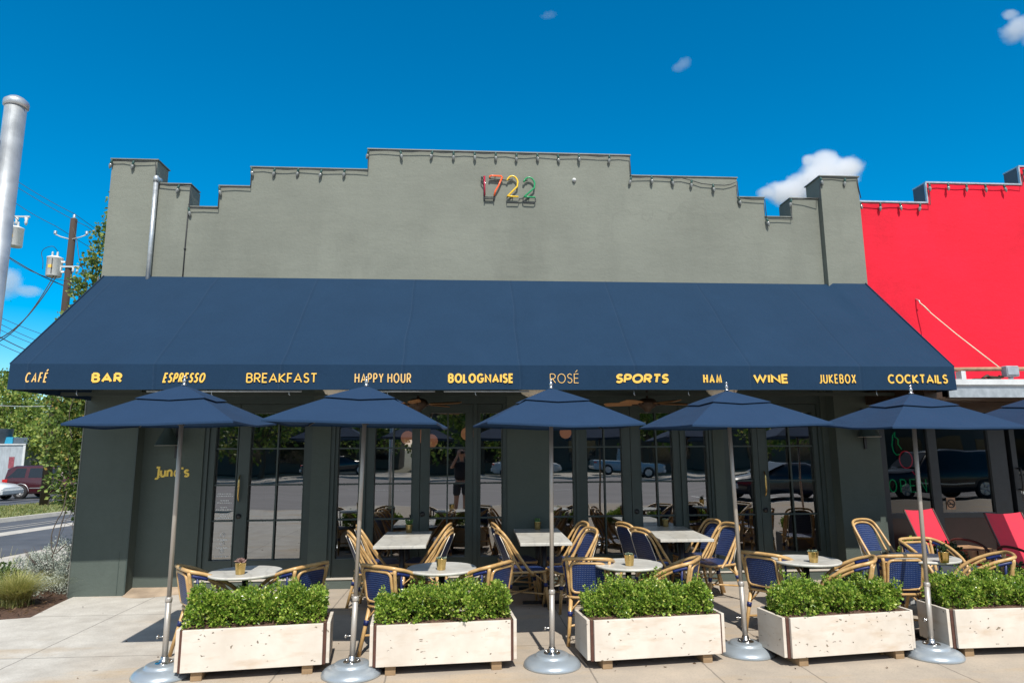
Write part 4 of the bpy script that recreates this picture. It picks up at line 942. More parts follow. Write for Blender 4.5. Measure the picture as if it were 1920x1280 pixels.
def pot(label, x, y, kind):
    t = thing('potted_plant', label, 'potted plant', (x, y, .741), rnd.uniform(0, 6), 'brass pots on the tables')
    mb = MB(); mb.lathe([(.036, 0), (.038, .004), (.043, .052), (.047, .094), (.049, .100), (.046, .102), (.043, .098), (.041, .088)], 20, capt=True); mb.build('brass_pot', M['brass'], t)
    mb = MB()
    if kind == 'pink':
        for k in range(26):
            a = k*2.4; el = .25+.05*k; d = Vector((math.cos(a)*math.cos(el), math.sin(a)*math.cos(el), math.sin(el))); leaf(mb, Vector((0,0,.095)), d, .062*(1-.012*k), .22, .5)
        m = M['pinkleaf']
    elif kind == 'grass':
        for k in range(60):
            a = rnd.uniform(0, 6.3); d = Vector((math.cos(a)*.45, math.sin(a)*.45, 1)); leaf(mb, Vector((math.cos(a)*.02, math.sin(a)*.02, .092)), d, rnd.uniform(.05,.10), .13, .3)
        m = M['greensucc']
    elif kind == 'cactus':
        for k in range(9):
            a = rnd.uniform(0, 6.3); q = Vector((math.cos(a)*.024, math.sin(a)*.024, .10)); mb.ball(q, .016, 8, 6, (.8, .8, 1.9)); mb.ball(q+Vector((rnd.uniform(-.015,.015), rnd.uniform(-.015,.015), .035)), .012, 8, 6, (.9, .6, 1.3))
        m = M['greensucc']
    elif kind == 'leafy':
        for k in range(70):
            leaf(mb, Vector((0,0,.10))+rdir(.3)*rnd.uniform(0,.045)+Vector((0,0,.02)), rdir(.5), rnd.uniform(.02,.04), .4, .3)
        m = M['darkleaf']
    else:
        for k in range(42):
            a = rnd.uniform(0, 6.3); r = rnd.uniform(0, .034); leaf(mb, Vector((math.cos(a)*r, math.sin(a)*r, .092)), Vector((math.cos(a)*.7, math.sin(a)*.7, rnd.uniform(.3, 1.1))), rnd.uniform(.015, .034), .3, .4)
        m = M['paleleaf']
    mb.build('plant', m, t)
pot('brass pot with a pinkish rosette succulent on the leftmost round table', -1.99, 6.29, 'pink'); pot('brass pot with a low pale succulent on the second round table', -.222, 6.33, 'low')
pot('brass pot with a low grey succulent on the middle round table', 1.524, 6.38, 'low'); pot('brass pot with almost bare rim on the round table behind the fourth planter', 3.302, 6.38, 'low')
pot('brass pot with dark leafy sprigs on the rightmost round table', 4.50, 6.24, 'leafy'); pot('brass pot with upright green blades on the left rectangular table', -.757, 9.22, 'grass')
pot('brass pot with small cactus pads on the middle rectangular table', .978, 9.36, 'cactus'); pot('brass pot with thin pale sprigs on the right rectangular table', 2.80, 9.48, 'low')

# ------------------------------------------------------------------ bistro chairs (front = +y)
def chair_base(t):
    out = rrect(.40, .42, .07, 4, .45); mb = MB(); fr = lambda u, v, w: (u, v, w)
    n = len(out); top = [(u*.80, v*.80, .452) for u, v in out]
    vs = [(u, v, .430) for u, v in out] + [(u, v, .447) for u, v in out] + top
    fs = [tuple(range(n-1, -1, -1)), tuple(range(2*n, 3*n))] + [(i, (i+1) % n, n+(i+1) % n, n+i) for i in range(n)] + [(n+i, n+(i+1) % n, 2*n+(i+1) % n, 2*n+i) for i in range(n)]
    mb.add(vs, fs); mb.build('seat', M['weave'], t)
    mb = MB(); mb.tube([(u*1.015, v*1.015, .425) for u, v in out], .0145, 8, True); mb.build('seat_rim', M['rattan'], t)
    for k, (p, q) in enumerate((((.195,.185,.425),(.222,.235,0)), ((-.195,.185,.425),(-.222,.235,0)), ((.170,-.185,.425),(.198,-.285,0)), ((-.170,-.185,.425),(-.198,-.285,0)))):
        mb = MB(); mb.tube([p, q], .0195, 9, r1=.017); lg = mb.build('leg', M['rattan'], t)
        a, b = Vector(p), Vector(q); mb = MB(); mb.tube([a.lerp(b, .30), a.lerp(b, .40)], .0235, 9); mb.build('cane_binding', M['bluewrap'], lg)
    def at(k, z):
        p, q = [Vector(v) for v in ((((.195,.185,.425),(.222,.235,0)), ((-.195,.185,.425),(-.222,.235,0)), ((.170,-.185,.425),(.198,-.285,0)), ((-.170,-.185,.425),(-.198,-.285,0)))[k])]
        return p.lerp(q, 1-z/.425)
    mb = MB(); mb.tube([at(0, .17), at(3, .17)], .0105, 7); mb.tube([at(1, .18), at(2, .18)], .0105, 7); mb.build('stretcher', M['rattan'], t)
    for k, t1, t2 in ((0,(.08,.20,.42),(.19,.05,.42)), (1,(-.08,.20,.42),(-.19,.05,.42)), (2,(.07,-.20,.42),(.185,-.06,.42)), (3,(-.07,-.20,.42),(-.185,-.06,.42))):
        mb = MB(); mb.tube([t1, at(k, .29), t2], .0085, 6); mb.build('brace', M['rattan'], t)
def arm_chair():
    t = thing('bistro_armchair', 'x', 'chair', (0,0,0), 0, 'rattan and blue armchairs at the round tables'); chair_base(t)
    half = [(.218,.205,.435), (.230,.185,.50), (.242,.115,.600), (.246,.0,.682), (.241,-.13,.742), (.222,-.236,.774), (.175,-.283,.787), (.08,-.297,.791), (0,-.300,.792)]
    mb = MB(); mb.tube(smooth_path(mirror_path(half), 5), .0168, 9); mb.build('arm_rail', M['rattan'], t)
    for sx in (1, -1):
        mb = MB(); mb.tube(smooth_path([(sx*.172,-.192,.43), (sx*.188,-.235,.60), (sx*.203,-.268,.772)], 4), .0165, 9); mb.build('back_post', M['rattan'], t)
        mb = MB(); mb.tube(smooth_path([(sx*.208,-.245,.742), (sx*.226,-.19,.728), (sx*.236,-.12,.705), (sx*.240,-.01,.645), (sx*.236,.085,.560), (sx*.224,.150,.47), (sx*.214,.168,.43)], 5), .0135, 8); mb.build('lower_rail', M['rattan'], t)
    out = rrect(.325, .275, .045, 4); fr = lambda u, v: (u, -.232-.052*(v+.1375)/.275-.018*(1-(u/.19)**2)+.01, .612+v)
    mb = MB(); mb.tube([fr(u, v) for u, v in out], .0135, 8, True); mb.build('back_frame', M['rattan'], t)
    mb = MB(); nx, nz = 8, 6; vs = []
    for s in (0, .010):
        for j in range(nz+1):
            for i in range(nx+1): p = fr(-.158+.316*i/nx, -.132+.264*j/nz); vs.append((p[0], p[1]+s-.004, p[2]))
    K = (nx+1)*(nz+1); fs = []
    for s in (0, K): fs += [((s+j*(nx+1)+i), (s+j*(nx+1)+i+1), (s+(j+1)*(nx+1)+i+1), (s+(j+1)*(nx+1)+i))[::(1 if s == 0 else -1)] for j in range(nz) for i in range(nx)]
    mb.add(vs, fs, True); mb.build('back_panel', M['weave'], t)
    for sx in (1, -1):
        mb = MB(); mb.tube([(sx*.200,-.165,.44), (sx*.214,-.19,.60), (sx*.222,-.20,.725)], .011, 7); mb.build('blue_strut', M['bluewrap'], t)
    for sx in (1, -1):
        mb = MB(); mb.tube(smooth_path([(sx*.208,-.245,.742), (sx*.226,-.19,.728), (sx*.236,-.12,.705)], 3), .0165, 8); mb.build('cane_binding', M['bluewrap'], t)
    return t
def side_chair():
    t = thing('bistro_side_chair', 'x', 'chair', (0,0,0), 0, 'rattan and blue side chairs at the rectangular tables'); chair_base(t)
    half = [(.222,.045,.40), (.222,-.015,.46), (.214,-.13,.62), (.203,-.235,.775), (.180,-.285,.845), (.12,-.308,.878), (0,-.316,.888)]
    mb = MB(); mb.tube(smooth_path(mirror_path(half), 5), .0160, 9); mb.build('back_hoop', M['rattan'], t)
    half2 = [(.205,-.075,.42), (.198,-.15,.53), (.186,-.235,.70), (.168,-.285,.79), (.11,-.312,.835), (0,-.320,.848)]
    mb = MB(); mb.tube(smooth_path(mirror_path(half2), 5), .0145, 8); mb.build('inner_hoop', M['rattan'], t)
    mb = MB(); nx, nz = 8, 8; vs = []
    for s in (0, .010):
        for j in range(nz+1):
            z = .50+.335*j/nz; hw = .17 if z < .72 else .17-.075*((z-.72)/.115)**2
            for i in range(nx+1): u = -1+2*i/nx; vs.append((u*hw, -.19-.40*(z-.50)-.012*(1-u*u)+s, z))
    K = (nx+1)*(nz+1); fs = []
    for s in (0, K): fs += [((s+j*(nx+1)+i), (s+j*(nx+1)+i+1), (s+(j+1)*(nx+1)+i+1), (s+(j+1)*(nx+1)+i))[::(1 if s == 0 else -1)] for j in range(nz) for i in range(nx)]
    mb.add(vs, fs, True); mb.build('back_panel', M['weave'], t)
    for sx in (1, -1):
        mb = MB(); mb.tube([(sx*.172,-.185,.45), (sx*.172,-.215,.56), (sx*.158,-.29,.74), (sx*.13,-.33,.83)], .0042, 6); mb.build('back_piping', M['lampglass'], t)
    return t
A0, S0 = arm_chair(), side_chair(); usedA, usedS = [], []
def put(proto, used, label, bx, by, ang, off):
    # (bx,by): top of the chair back; ang: heading of the chair front, degrees from +x
    a = R(ang); c = (bx+math.cos(a)*off, by+math.sin(a)*off, 0); rz = a-PI/2
    if not used: o = proto; o.location = c; o.rotation_euler = (0,0,rz); o['label'] = label
    else: o = dup(proto, label, c, rz)
    used.append(o); return o
for lb, x, y, a in (('armchair at the far left end, left of the leftmost round table', -2.54, 6.37, 35), ('armchair right of the leftmost round table, back to the second umbrella', -1.375, 6.41, 148),
    ('armchair just right of the second umbrella pole, back to the street', -.80, 6.26, 52), ('armchair right of the second round table, over the right end of its hedge', .35, 6.33, 145),
    ('armchair right of the middle umbrella pole, its blue woven back facing the street', 1.15, 6.48, 78), ('armchair right of the middle round table, behind the hedge', 2.16, 6.35, 150),
    ('armchair standing just right of the fourth umbrella pole, both near legs in view', 2.88, 6.64, 36), ('armchair right of the round table behind the fourth hedge', 3.81, 6.22, 148),
    ('armchair behind the fifth umbrella pole with its back to the street', 4.19, 6.34, 86), ('armchair on the far side of the rightmost round table, facing the street', 5.10, 7.55, -82),
    ('armchair at the right edge, half hidden by the last hedge', 5.255, 6.33, 150)): put(A0, usedA, lb, x, y, a, .295)
for lb, x, y, a in (('near side chair on the left of the left rectangular table', -1.35, 8.10, 18), ('far side chair on the left of the left rectangular table', -1.35, 8.70, 16), ('near side chair on the right of the left rectangular table', -.18, 8.14, 168), ('far side chair on the right of the left rectangular table', -.21, 8.78, 170),
    ('near side chair on the left of the middle rectangular table', .38, 8.09, 13), ('far side chair on the left of the middle rectangular table', .35, 8.77, 10), ('near side chair on the right of the middle rectangular table', 1.50, 8.14, 198), ('far side chair on the right of the middle rectangular table', 1.53, 8.80, 192),
    ('near side chair on the left of the right rectangular table', 2.05, 8.05, 26), ('far side chair on the left of the right rectangular table', 2.0, 8.66, 22), ('near side chair on the right of the right rectangular table', 3.33, 8.46, 198), ('far side chair on the right of the right rectangular table', 3.29, 8.92, 192),
    ('lone tall backed side chair against the right pier, facing the street', 5.20, 8.72, -72)): put(S0, usedS, lb, x, y, a, .31)

# ------------------------------------------------------------------ red shop next door
shop = thing('red_shop', 'bright red stucco shop next door with dark storefront windows', 'building', (8, 9.3, 0)); so_ = Vector((8, 9.3, 0))
def sp(name, mb, m, parent=None, bev=0):
    mb.v = [(p[0]-8, p[1]-9.3, p[2]) for p in mb.v]; return mb.build(name, m, parent or shop, bev, recalc=True)
mb = MB(); mb.prism([(5.907, 2.61), (5.907, 5.52), (7.08, 5.52), (7.08, 5.85), (8.64, 5.85), (8.64, 6.15), (11.5, 6.15), (11.5, 5.85), (13.5, 5.85), (13.5, 5.5), (15, 5.5), (15, 2.61)], .28, F(9.32)); sp('wall', mb, M['redwall'])
mb = MB()
for x0, x1, z in ((5.907, 7.07, 5.521), (7.06, 8.63, 5.851), (8.62, 11.52, 6.151)): mb = MB(); mb.box(x0, x1, 9.305, 9.62, z, z+.022); sp('parapet_flashing', mb, M['galv'])
for x, z0, z1 in ((7.058, 5.544, 5.85), (8.618, 5.874, 6.15)):
    mb = MB(); mb.box(x, x+.021, 9.34, 9.604, z0, z1); sp('parapet_step', mb, M['slate'])
    mb = MB(); mb.box(x-.006, x+.016, 9.305, 9.339, z0, z1); sp('parapet_flashing', mb, M['galv'])
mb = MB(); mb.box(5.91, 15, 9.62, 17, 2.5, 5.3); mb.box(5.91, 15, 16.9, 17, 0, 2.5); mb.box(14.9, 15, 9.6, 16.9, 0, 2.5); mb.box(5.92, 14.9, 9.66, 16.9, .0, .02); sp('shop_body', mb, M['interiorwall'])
mb = MB(); mb.box(5.94, 15, 7.93, 9.315, 2.56, 2.60); mb.box(6.0, 15, 7.90, 7.925, 2.585, 2.655); sp('canopy_edge', mb, M['whitemetal'])
mb = MB(); mb.box(5.70, 5.939, 7.95, 9.19, 2.42, 2.6); sp('canopy_return', mb, M['bronze'])
mb = MB(); mb.box(6.02, 15, 7.935, 7.96, 2.43, 2.558); sp('canopy_fascia', mb, M['galv'])
mb = MB(); mb.box(5.94, 15, 8.0, 9.58, 2.421, 2.44); mb.box(5.95, 15, 8.6, 8.66, 2.28, 2.415); sp('canopy_soffit', mb, M['bronze'])
mb = MB()
for a, b in ((5.905, 6.19), (6.85, 6.98), (7.80, 8.06), (8.14, 8.22), (8.98, 9.2), (9.9, 10.05), (11.2, 11.4)): mb.box(a, b, 9.58, 9.66, 0, 2.42)
for a, b in ((6.19, 6.85), (6.98, 7.8), (9.2, 9.9), (10.05, 11.2)):
    mb.box(a, b, 9.585, 9.655, .80, .87); mb.box(a, b, 9.585, 9.655, 0, .09); mb.box(a, b, 9.585, 9.655, 2.33, 2.42)
mb.box(8.06, 9.2, 9.585, 9.655, 2.33, 2.42); mb.box(8.22, 8.98, 9.585, 9.655, .0, .2); mb.box(8.22, 8.98, 9.585, 9.655, .95, 1.02)
sp('storefront_frame', mb, M['blackframe'])
for a, b, z0, z1 in ((6.19, 6.85, .87, 2.33), (6.98, 7.8, .87, 2.33), (6.19, 6.85, .09, .8), (6.98, 7.8, .09, .8), (9.2, 9.9, .87, 2.33), (9.2, 9.9, .09, .8), (10.05, 11.2, .87, 2.33), (10.05, 11.2, .09, .8)):
    mb = MB(); mb.add([(a, 9.62, z0), (b, 9.62, z0), (b, 9.62, z1), (a, 9.62, z1)], [(0,1,2,3)]); sp('window' if z0 > .5 else 'lower_panel', mb, M['shopglass' if z0 > .5 else 'shoppanel'])
mb = MB(); mb.add([(8.22, 9.62, .2), (8.98, 9.62, .2), (8.98, 9.62, 2.33), (8.22, 9.62, 2.33)], [(0,1,2,3)]); dr = sp('door_pane', mb, M['shopglass'])
mb = MB(); mb.tube(smooth_path([(8.20, 9.58, 1.50), (8.20, 9.52, 1.50), (8.20, 9.51, 1.35), (8.20, 9.52, 1.2), (8.20, 9.58, 1.2)], 4), .012, 8); sp('handle', mb, M['black'], dr)
mb = MB(); mb.lathe([(.13, 0), (.13, -.004)], 28, (8.30, 9.613, 1.22), 'y'); dc = sp('round_decal', mb, M['black'])
mb = MB()
for k in range(4): mb.box(8.23+k*.036, 8.25+k*.036, 9.605, 9.608, 1.12+.012*abs(k-1.5), 1.16+.012*abs(k-1.5))
sp('decal_marks', mb, M['white'], dc)
# neon sign behind the shop glass
t = thing('open_sign', 'green and red neon sign reading OPEN in the dark shop window', 'neon sign', (6.5, 9.68, 1.3)); no = Vector((6.5, 9.68, 1.3))
def neon(name, segs, m):
    mb = MB()
    for s in segs: mb.tube([Vector((x, 9.68, z))-no for x, z in s], .008, 6)
    mb.build(name, m, t)
neon('letter_o', [[(6.31+.055*math.cos(2*PI*i/16), 1.26+.09*math.sin(2*PI*i/16)) for i in range(17)]], M['ngreen'])
neon('letter_p', [[(6.43, 1.17), (6.43, 1.35)], [(6.43, 1.35)] + [(6.47+.045*math.cos(R(a)), 1.305+.045*math.sin(R(a))) for a in range(90, -91, -30)] + [(6.43, 1.26)]], M['ngreen'])
neon('letter_e', [[(6.66, 1.35), (6.58, 1.35), (6.58, 1.17), (6.66, 1.17)], [(6.58, 1.26), (6.65, 1.26)]], M['ngreen'])
neon('letter_n', [[(6.735, 1.17), (6.735, 1.35), (6.825, 1.17), (6.825, 1.35)]], M['ngreen'])
neon('red_ring', [[(6.55+.10*math.cos(2*PI*i/28), 1.64+.125*math.sin(2*PI*i/28)) for i in range(29)], [(6.63, 1.47), (6.67, 1.42), (6.71, 1.43)]], M['nred'])
neon('green_outline', [smooth_path([(6.36, 1.98, 0), (6.40, 2.04, 0), (6.44, 1.99, 0), (6.42, 1.92, 0), (6.47, 1.86, 0), (6.50, 1.78, 0)], 4) and [(6.37, 1.93), (6.38, 2.0), (6.42, 2.05), (6.41, 1.98), (6.46, 1.94), (6.45, 1.87), (6.50, 1.79)], [(6.37, 1.93), (6.355, 1.85), (6.37, 1.76), (6.41, 1.71), (6.46, 1.72)]], M['ngreen'])
# no smoking sticker
t = thing('no_smoking_sticker', 'small tan no smoking sticker on the dark shop window', 'sticker', (7.13, 9.612, 1.0))
mb = MB(); mb.box(-.068, .068, -.002, 0, -.085, .085); mb.build('sticker_sheet', M['stick'], t)
mb = MB(); mb.tube([(.055*math.cos(2*PI*i/24), -.005, .055*math.sin(2*PI*i/24)) for i in range(24)], .0075, 5, True); mb.tube([(-.04, -.005, .04), (.04, -.005, -.04)], .006, 5); mb.tube([(-.035, -.005, -.008), (.035, -.005, -.008)], .008, 5); mb.build('no_smoking_symbol', M['black'], t)
# things on the shop canopy
mb = MB(); mb.tube([(5.95, 8.12, 2.80), (7.0, 8.10, 2.81), (8.6, 8.10, 2.80)], .027, 9); tag(mb.build('wooden_pole', M['stick']), 'brown wooden pole lying along the top of the shop canopy', 'pole')
mb = MB()
for x in (6.3, 7.5, 8.4): mb.box(x, x+.06, 8.05, 8.15, 2.60, 2.775)
tag(mb.build('pole_rest', M['whitemetal']), 'short white blocks carrying the wooden pole on the canopy', 'bracket')
t = thing('canopy_spotlight', 'grey striped spotlight box standing on the shop canopy', 'spotlight', (6.96, 8.05, 2.60))
mb = MB(); mb.box(-.085, .085, -.05, .05, .10, .24); mb.build('lamp_body', M['cooler'], t, bev=.012)
mb = MB(); mb.box(-.075, .075, -.056, -.051, .125, .215); mb.box(-.02, .02, -.02, .02, 0, .10); mb.build('lamp_louvre', M['galv'], t)
mb = MB(); pts = [(6.56 + .09*rnd.uniform(-1,1)*1.6 + .05*i, 8.03+rnd.uniform(-.03,.03), 2.66+rnd.uniform(0,.06)) for i in range(7)]
mb.tube(smooth_path(pts, 4), .014, 7); mb.box(6.45, 6.62, 8.02, 8.07, 2.60, 2.68); mb.box(6.64, 6.80, 8.02, 8.06, 2.60, 2.70)
tag(mb.build('timber_scrap', M['bronze']), 'brown scraps of timber and cord piled left of the spotlight box', 'timber scraps')
t = thing('guy_rope', 'pale rope tied from a hook on the red wall down to the canopy', 'rope', (6.71, 9.3, 3.93))
mb = MB(); mb.tube([(0, 0.02, .08), (0, -.05, .04), (.005, -.06, 0), (.02, -.04, -.01)], .010, 6); mb.build('hook', M['galv'], t)
mb = MB(); mb.tube([(.0, -.055, .01), (.05, -.18, -.16), (.13, -.55, -.55), (.22, -1.17, -1.13)], .007, 6); mb.tube([(.0, -.055, .01), (.02, -.12, -.06), (.055, -.19, -.17)], .009, 6); mb.build('rope', M['rope'], t)

# red sling loungers, timber stump, concrete planter box
def lounger(label, x, y, ang, sc_=1.):
    t = thing('sling_lounger', label, 'lounge chair', (x, y, 0), R(ang)-PI/2, 'red sling loungers before the shop')
    mb = MB(); w = .25; vs = []; n = 10
    prof = [(-.46, 1.0), (-.36, .78), (-.25, .55), (-.17, .42), (.0, .37), (.2, .38), (.36, .42)]
    pp = smooth_path([(0, p[0], p[1]) for p in prof], 5)
    def strip(a, b, name):
        mb = MB(); vs = []; seg = pp[a:b]
        for p in seg:
            for i in range(9): u = -1+2*i/8; vs.append((u*w, p.y, p.z - .018*(1-u*u)))
        mb.add(vs, [(j*9+i, j*9+i+1, (j+1)*9+i+1, (j+1)*9+i) for j in range(len(seg)-1) for i in range(8)], True); mb.build(name, M['redsling'], t)
    strip(0, 15, 'back_sling'); strip(15, len(pp), 'seat_sling')
    for s in (1, -1):
        mb = MB(); mb.tube([(s*(w+.012), p.y, p.z) for p in pp], .013, 7); mb.build('side_rail', M['brownmetal'], t)
        mb = MB(); mb.tube(smooth_path([(s*(w+.03), -.30, .58), (s*(w+.05), -.18, .63), (s*(w+.05), .05, .62), (s*(w+.045), .20, .55), (s*(w+.04), .27, .40), (s*(w+.04), .30, 0)], 5), .016, 8); mb.build('armrest', M['brownmetal'], t)
        mb = MB(); mb.tube([(s*(w+.03), -.10, .40), (s*(w+.04), -.32, 0)], .014, 7); mb.build('leg', M['brownmetal'], t)
lounger('red sling lounger left of the timber stump, its back to the shop window', 6.20, 8.38, -74); lounger('red sling lounger right of the timber stump, facing the street', 6.80, 7.76, -86)
t = thing('timber_stump', 'cracked square timber stump between the two red loungers', 'stump', (6.66, 8.75, 0), R(12))
mb = MB(); mb.prism([(-.24,-.2),(.22,-.23),(.25,.2),(-.2,.23)], .50); mb.build('block', M['logwood'], t, bev=.012)
mb = MB()
for x in (-.10, .03, .14): mb.box(x, x+.008, -.226, -.20, .05, .499)
mb.build('crack', M['bronze'], t)
t = thing('concrete_planter', 'low grey concrete planter box behind the rightmost round table', 'planter', (5.62, 7.95, 0), R(-6))
mb = MB(); mb.box(-.42, .42, -.16, .16, 0, .44); mb.build('box', M['concretebox'], t, bev=.01)
mb = MB(); mb.box(-.38, .38, -.12, .12, .4402, .446); mb.build('soil', M['soil'], t)
rnd.seed(31)
for lb, x, y, z, r in (('dark leafy shrub in the grey concrete planter', 5.78, 7.95, .56, .14), ('dark leafy shrub below the right arm of the near lounger', 6.12, 7.35, .38, .17), ('light tipped sprigs rising behind the rightmost round table', 5.42, 7.97, .60, .12)):
    h = thing('leafy_shrub', lb, 'shrub', (x, y, z)); mb = crown([(0, 0, 0, r, 1.2, .9), (r*.9, .02, -.03, r*.7, 1, .8), (-r*.8, .0, -.02, r*.7, 1, .9)], 1300, .035, 7, .05, .5); mb.build('foliage', M['boxleaf' if 'light' in lb else 'darkleaf'], h)
    mb = MB()
    for k in range(5): mb.tube([(rnd.uniform(-.05,.05), rnd.uniform(-.05,.05), -z+.02 if 'near' in lb else -.13), (rnd.uniform(-r,r)*.6, rnd.uniform(-r,r)*.5, r*.4)], .006, 5)
    mb.build('stem', M['twig'], h)
t = thing('plastic_pot', 'dark plant pot under the shrub beside the near red lounger', 'pot', (6.12, 7.35, 0)); mb = MB(); mb.lathe([(.11, 0), (.15, .25), (.16, .26), (.14, .24)], 20); mb.build('pot_wall', M['bronze'], t)

# ------------------------------------------------------------------ left corner planting
rnd.seed(5)
h = thing('silver_bush', 'silvery leaved bush by the left corner of the cafe', 'bush', (-5.75, 10.3, 0))
mb = crown([(.05, 0, .12, .46, 1.0, 1.0), (-.32, -.1, .04, .42, 1, .9), (.36, -.25, .0, .35, .8, 1.1), (.25, .25, .2, .40, 1, 1.05), (.18, -.5, -.12, .30, 1, 1), (-.45, .15, -.08, .3, 1, .8)], 36000, .026, 10, .055, .66, .26, .35); mb.build('foliage', M['silverleaf'], h)
mb = MB()
for _ in range(26):
    a = rnd.uniform(0, 6.28); mb.tube([(0, 0, -.15), (math.cos(a)*.25, math.sin(a)*.25-.1, .25), (math.cos(a)*.42, math.sin(a)*.42-.1, .42+rnd.random()*.12)], .005, 5, r1=.002)
mb.build('stem', M['twig'], h)
h = thing('ornamental_grass', 'tuft of yellowing ornamental grass at the sidewalk edge', 'ornamental grass', (-5.50, 8.95, -.05))
mb = MB()
for _ in range(2300):
    a = rnd.uniform(0, 2*PI); l = rnd.uniform(.30, .52); b0 = Vector((rnd.gauss(0, .055), rnd.gauss(0, .05), 0)); out = Vector((math.cos(a), math.sin(a), 0)); side = Vector((-out.y, out.x, 0))*.0035; sp_ = rnd.uniform(.2, 1.35)
    pr = None
    for i in range(5):
        u = i/4; p = b0 + out*(l*sp_*u*u) + Vector((0, 0, l*(u-.32*sp_*u*u))); w = side*(1-u*.9)
        cur = (p-w, p+w)
        if pr: mb.add([pr[0], pr[1], cur[1], cur[0]], [(0,1,2,3)])
        pr = cur
mb.build('blades', M['grassblade'], h)
h = thing('green_weed', 'leafy green weed at the left edge beside the grass tuft', 'weed', (-6.05, 9.45, 0))
mb = crown([(0, 0, .10, .26, 1, 1.1), (-.25, .1, .1, .25, 1, 1), (.1, -.2, .05, .2, 1, 1)], 4200, .045, 6, .09, .5, .3, .5); mb.build('foliage', M['weedleaf'], h)
mb = MB()
for _ in range(18):
    x, y = rnd.uniform(-.5, .3), rnd.uniform(-.2, .4); mb.tube([(x, y, -.1), (x+rnd.uniform(-.05,.05), y, .25), (x+rnd.uniform(-.1,.1), y, rnd.uniform(.42, .62))], .003, 4, r1=.001)
mb.build('stem', M['grassblade'], h)
# vine on the side wall
rnd.seed(9)
h = thing('climbing_vine', 'green vine climbing the left side wall up to the parapet', 'vine', (-5.3, 10.0, 0)); cs = []
for z, r, x in ((1.15,.20,-.16),(1.45,.32,-.20),(1.8,.38,-.24),(2.1,.42,-.28),(2.4,.42,-.26),(2.7,.40,-.22),(3.0,.36,-.18),(3.3,.36,-.24),(3.6,.34,-.25),(3.9,.33,-.20),(4.15,.32,-.16),(4.4,.30,-.14),(4.65,.24,-.06),(4.9,.18,-.04),(5.15,.14,-.06),(5.3,.15,.0),(5.5,.10,.08),(5.62,.08,.10)):
    cs.append((x+rnd.uniform(-.05,.05), rnd.uniform(-.15,.25), z, r, 1., 1.)); cs.append((x-.08, .5+rnd.uniform(-.2,.4), z-.1, r*.9, .9, 1))
mb = crown(cs, 22000, .058, 7, .10, .45, .36); mb.build('foliage', M['vineleaf'], h)
mb = MB()
for _ in range(26):
    z = rnd.uniform(.4, 5); x = -.1; pts = [(x, rnd.uniform(-.2,.2), z)]
    for i in range(5): pts.append((pts[-1][0]+rnd.uniform(-.14, .06), pts[-1][1]+rnd.uniform(-.12,.12), pts[-1][2]+rnd.uniform(-.22, .25)))
    mb.tube(smooth_path(pts, 3), .005, 5, r1=.002)
for x0, y0 in ((-.06, -.25), (-.16, -.12), (.0, .2)):
    pts = [(x0, y0, -.1)]
    while pts[-1][2] < 5: pts.append((max(-.5, min(.15, pts[-1][0]+rnd.uniform(-.10, .10))), pts[-1][1]+rnd.uniform(-.06,.06), pts[-1][2]+rnd.uniform(.15, .3)))
    mb.tube(smooth_path(pts, 3), .008, 6, r1=.004)
mb.tube(smooth_path([(.02,-.5,.62),(-.12,-.5,.50),(-.17,-.5,.72),(-.12,-.5,.92),(-.06,-.5,1.05),(-.03,-.5,1.3)], 4), .007, 6)
mb.tube(smooth_path([(.0,-.52,1.1),(-.06,-.5,.85),(-.09,-.5,.62),(-.14,-.5,.45)], 4), .007, 5)
mb.build('stem', M['twig'], h)

# ------------------------------------------------------------------ poles, transformers, lines
t = thing('sign_post', 'thick pale galvanised post with domed cap at the left edge', 'sign post', (-1.802, 2.6, 0))
mb = MB(); mb.tube([(0,0,0), (0,0,1.6), (0,0,3.182)], .0372, 28); mb.build('shaft', M['galv'], t)
mb = MB(); mb.lathe([(.0395, 3.162), (.0432, 3.165), (.0438, 3.184), (.0420, 3.188), (.027, 3.202), (.012, 3.210), (.002, 3.211)], 28); mb.build('post_cap', M['galv'], t)
mb = MB(); mb.box(-.36, -.016, -.063, -.052, 2.911, 3.037); mb.build('sign_plate', M['grey'], t, bev=.003)
def transformer(parent_xy, z, dx, label, tx_):
    t = thing('transformer', label, 'transformer', (parent_xy[0]+dx, parent_xy[1]-.12, z))
    mb = MB(); mb.lathe([(.30, -.50), (.335, -.47), (.335, .40), (.35, .41), (.35, .46), (.20, .52), (.05, .54)], 22); mb.build('tank', M['white'], t)
    for a in (-.12, .12):
        mb = MB(); mb.lathe([(.05, .50), (.065, .56), (.035, .58), (.06, .62), (.035, .65), (.05, .70), (.02, .76)], 10, (a, -.05, 0)); mb.build('bushing', M['grey'], t)
    mb = MB(); mb.box(-.10, .10, -.345, -.33, -.12, .03); mb.build('yellow_label', M['gold'], t)
    mb = MB(); mb.tube(smooth_path([(.12, -.05, .76), (.02, -.3, .95), (-.35, -.3, .85), (-.52, -.25, .62), (-.36, -.33, .2), (-.33, -.34, -.2)], 5), .014, 5); mb.tube([(.08, -.35, .35), (.08, -.36, -.42)], .014, 5); mb.build('lead', M['wire'], t)
    mb = MB(); s = 1 if dx < 0 else -1
    for zz in (-.25, .25): mb.box(min(s*.30, s*(abs(dx)-.12)), max(s*.30, s*(abs(dx)-.12)), -.05, .05, zz-.04, zz+.04)
    mb.build('bracket', M['white'], t)
t = thing('utility_pole', 'dark wooden utility pole standing on the grass verge', 'utility pole', (-19.65, 33.3, gz(33.3)-.1))
mb = MB(); mb.tube([(0,0,0), (.02,0,7), (0,0,14.0)], .20, 14, r1=.15); mb.build('shaft', M['polewood'], t)
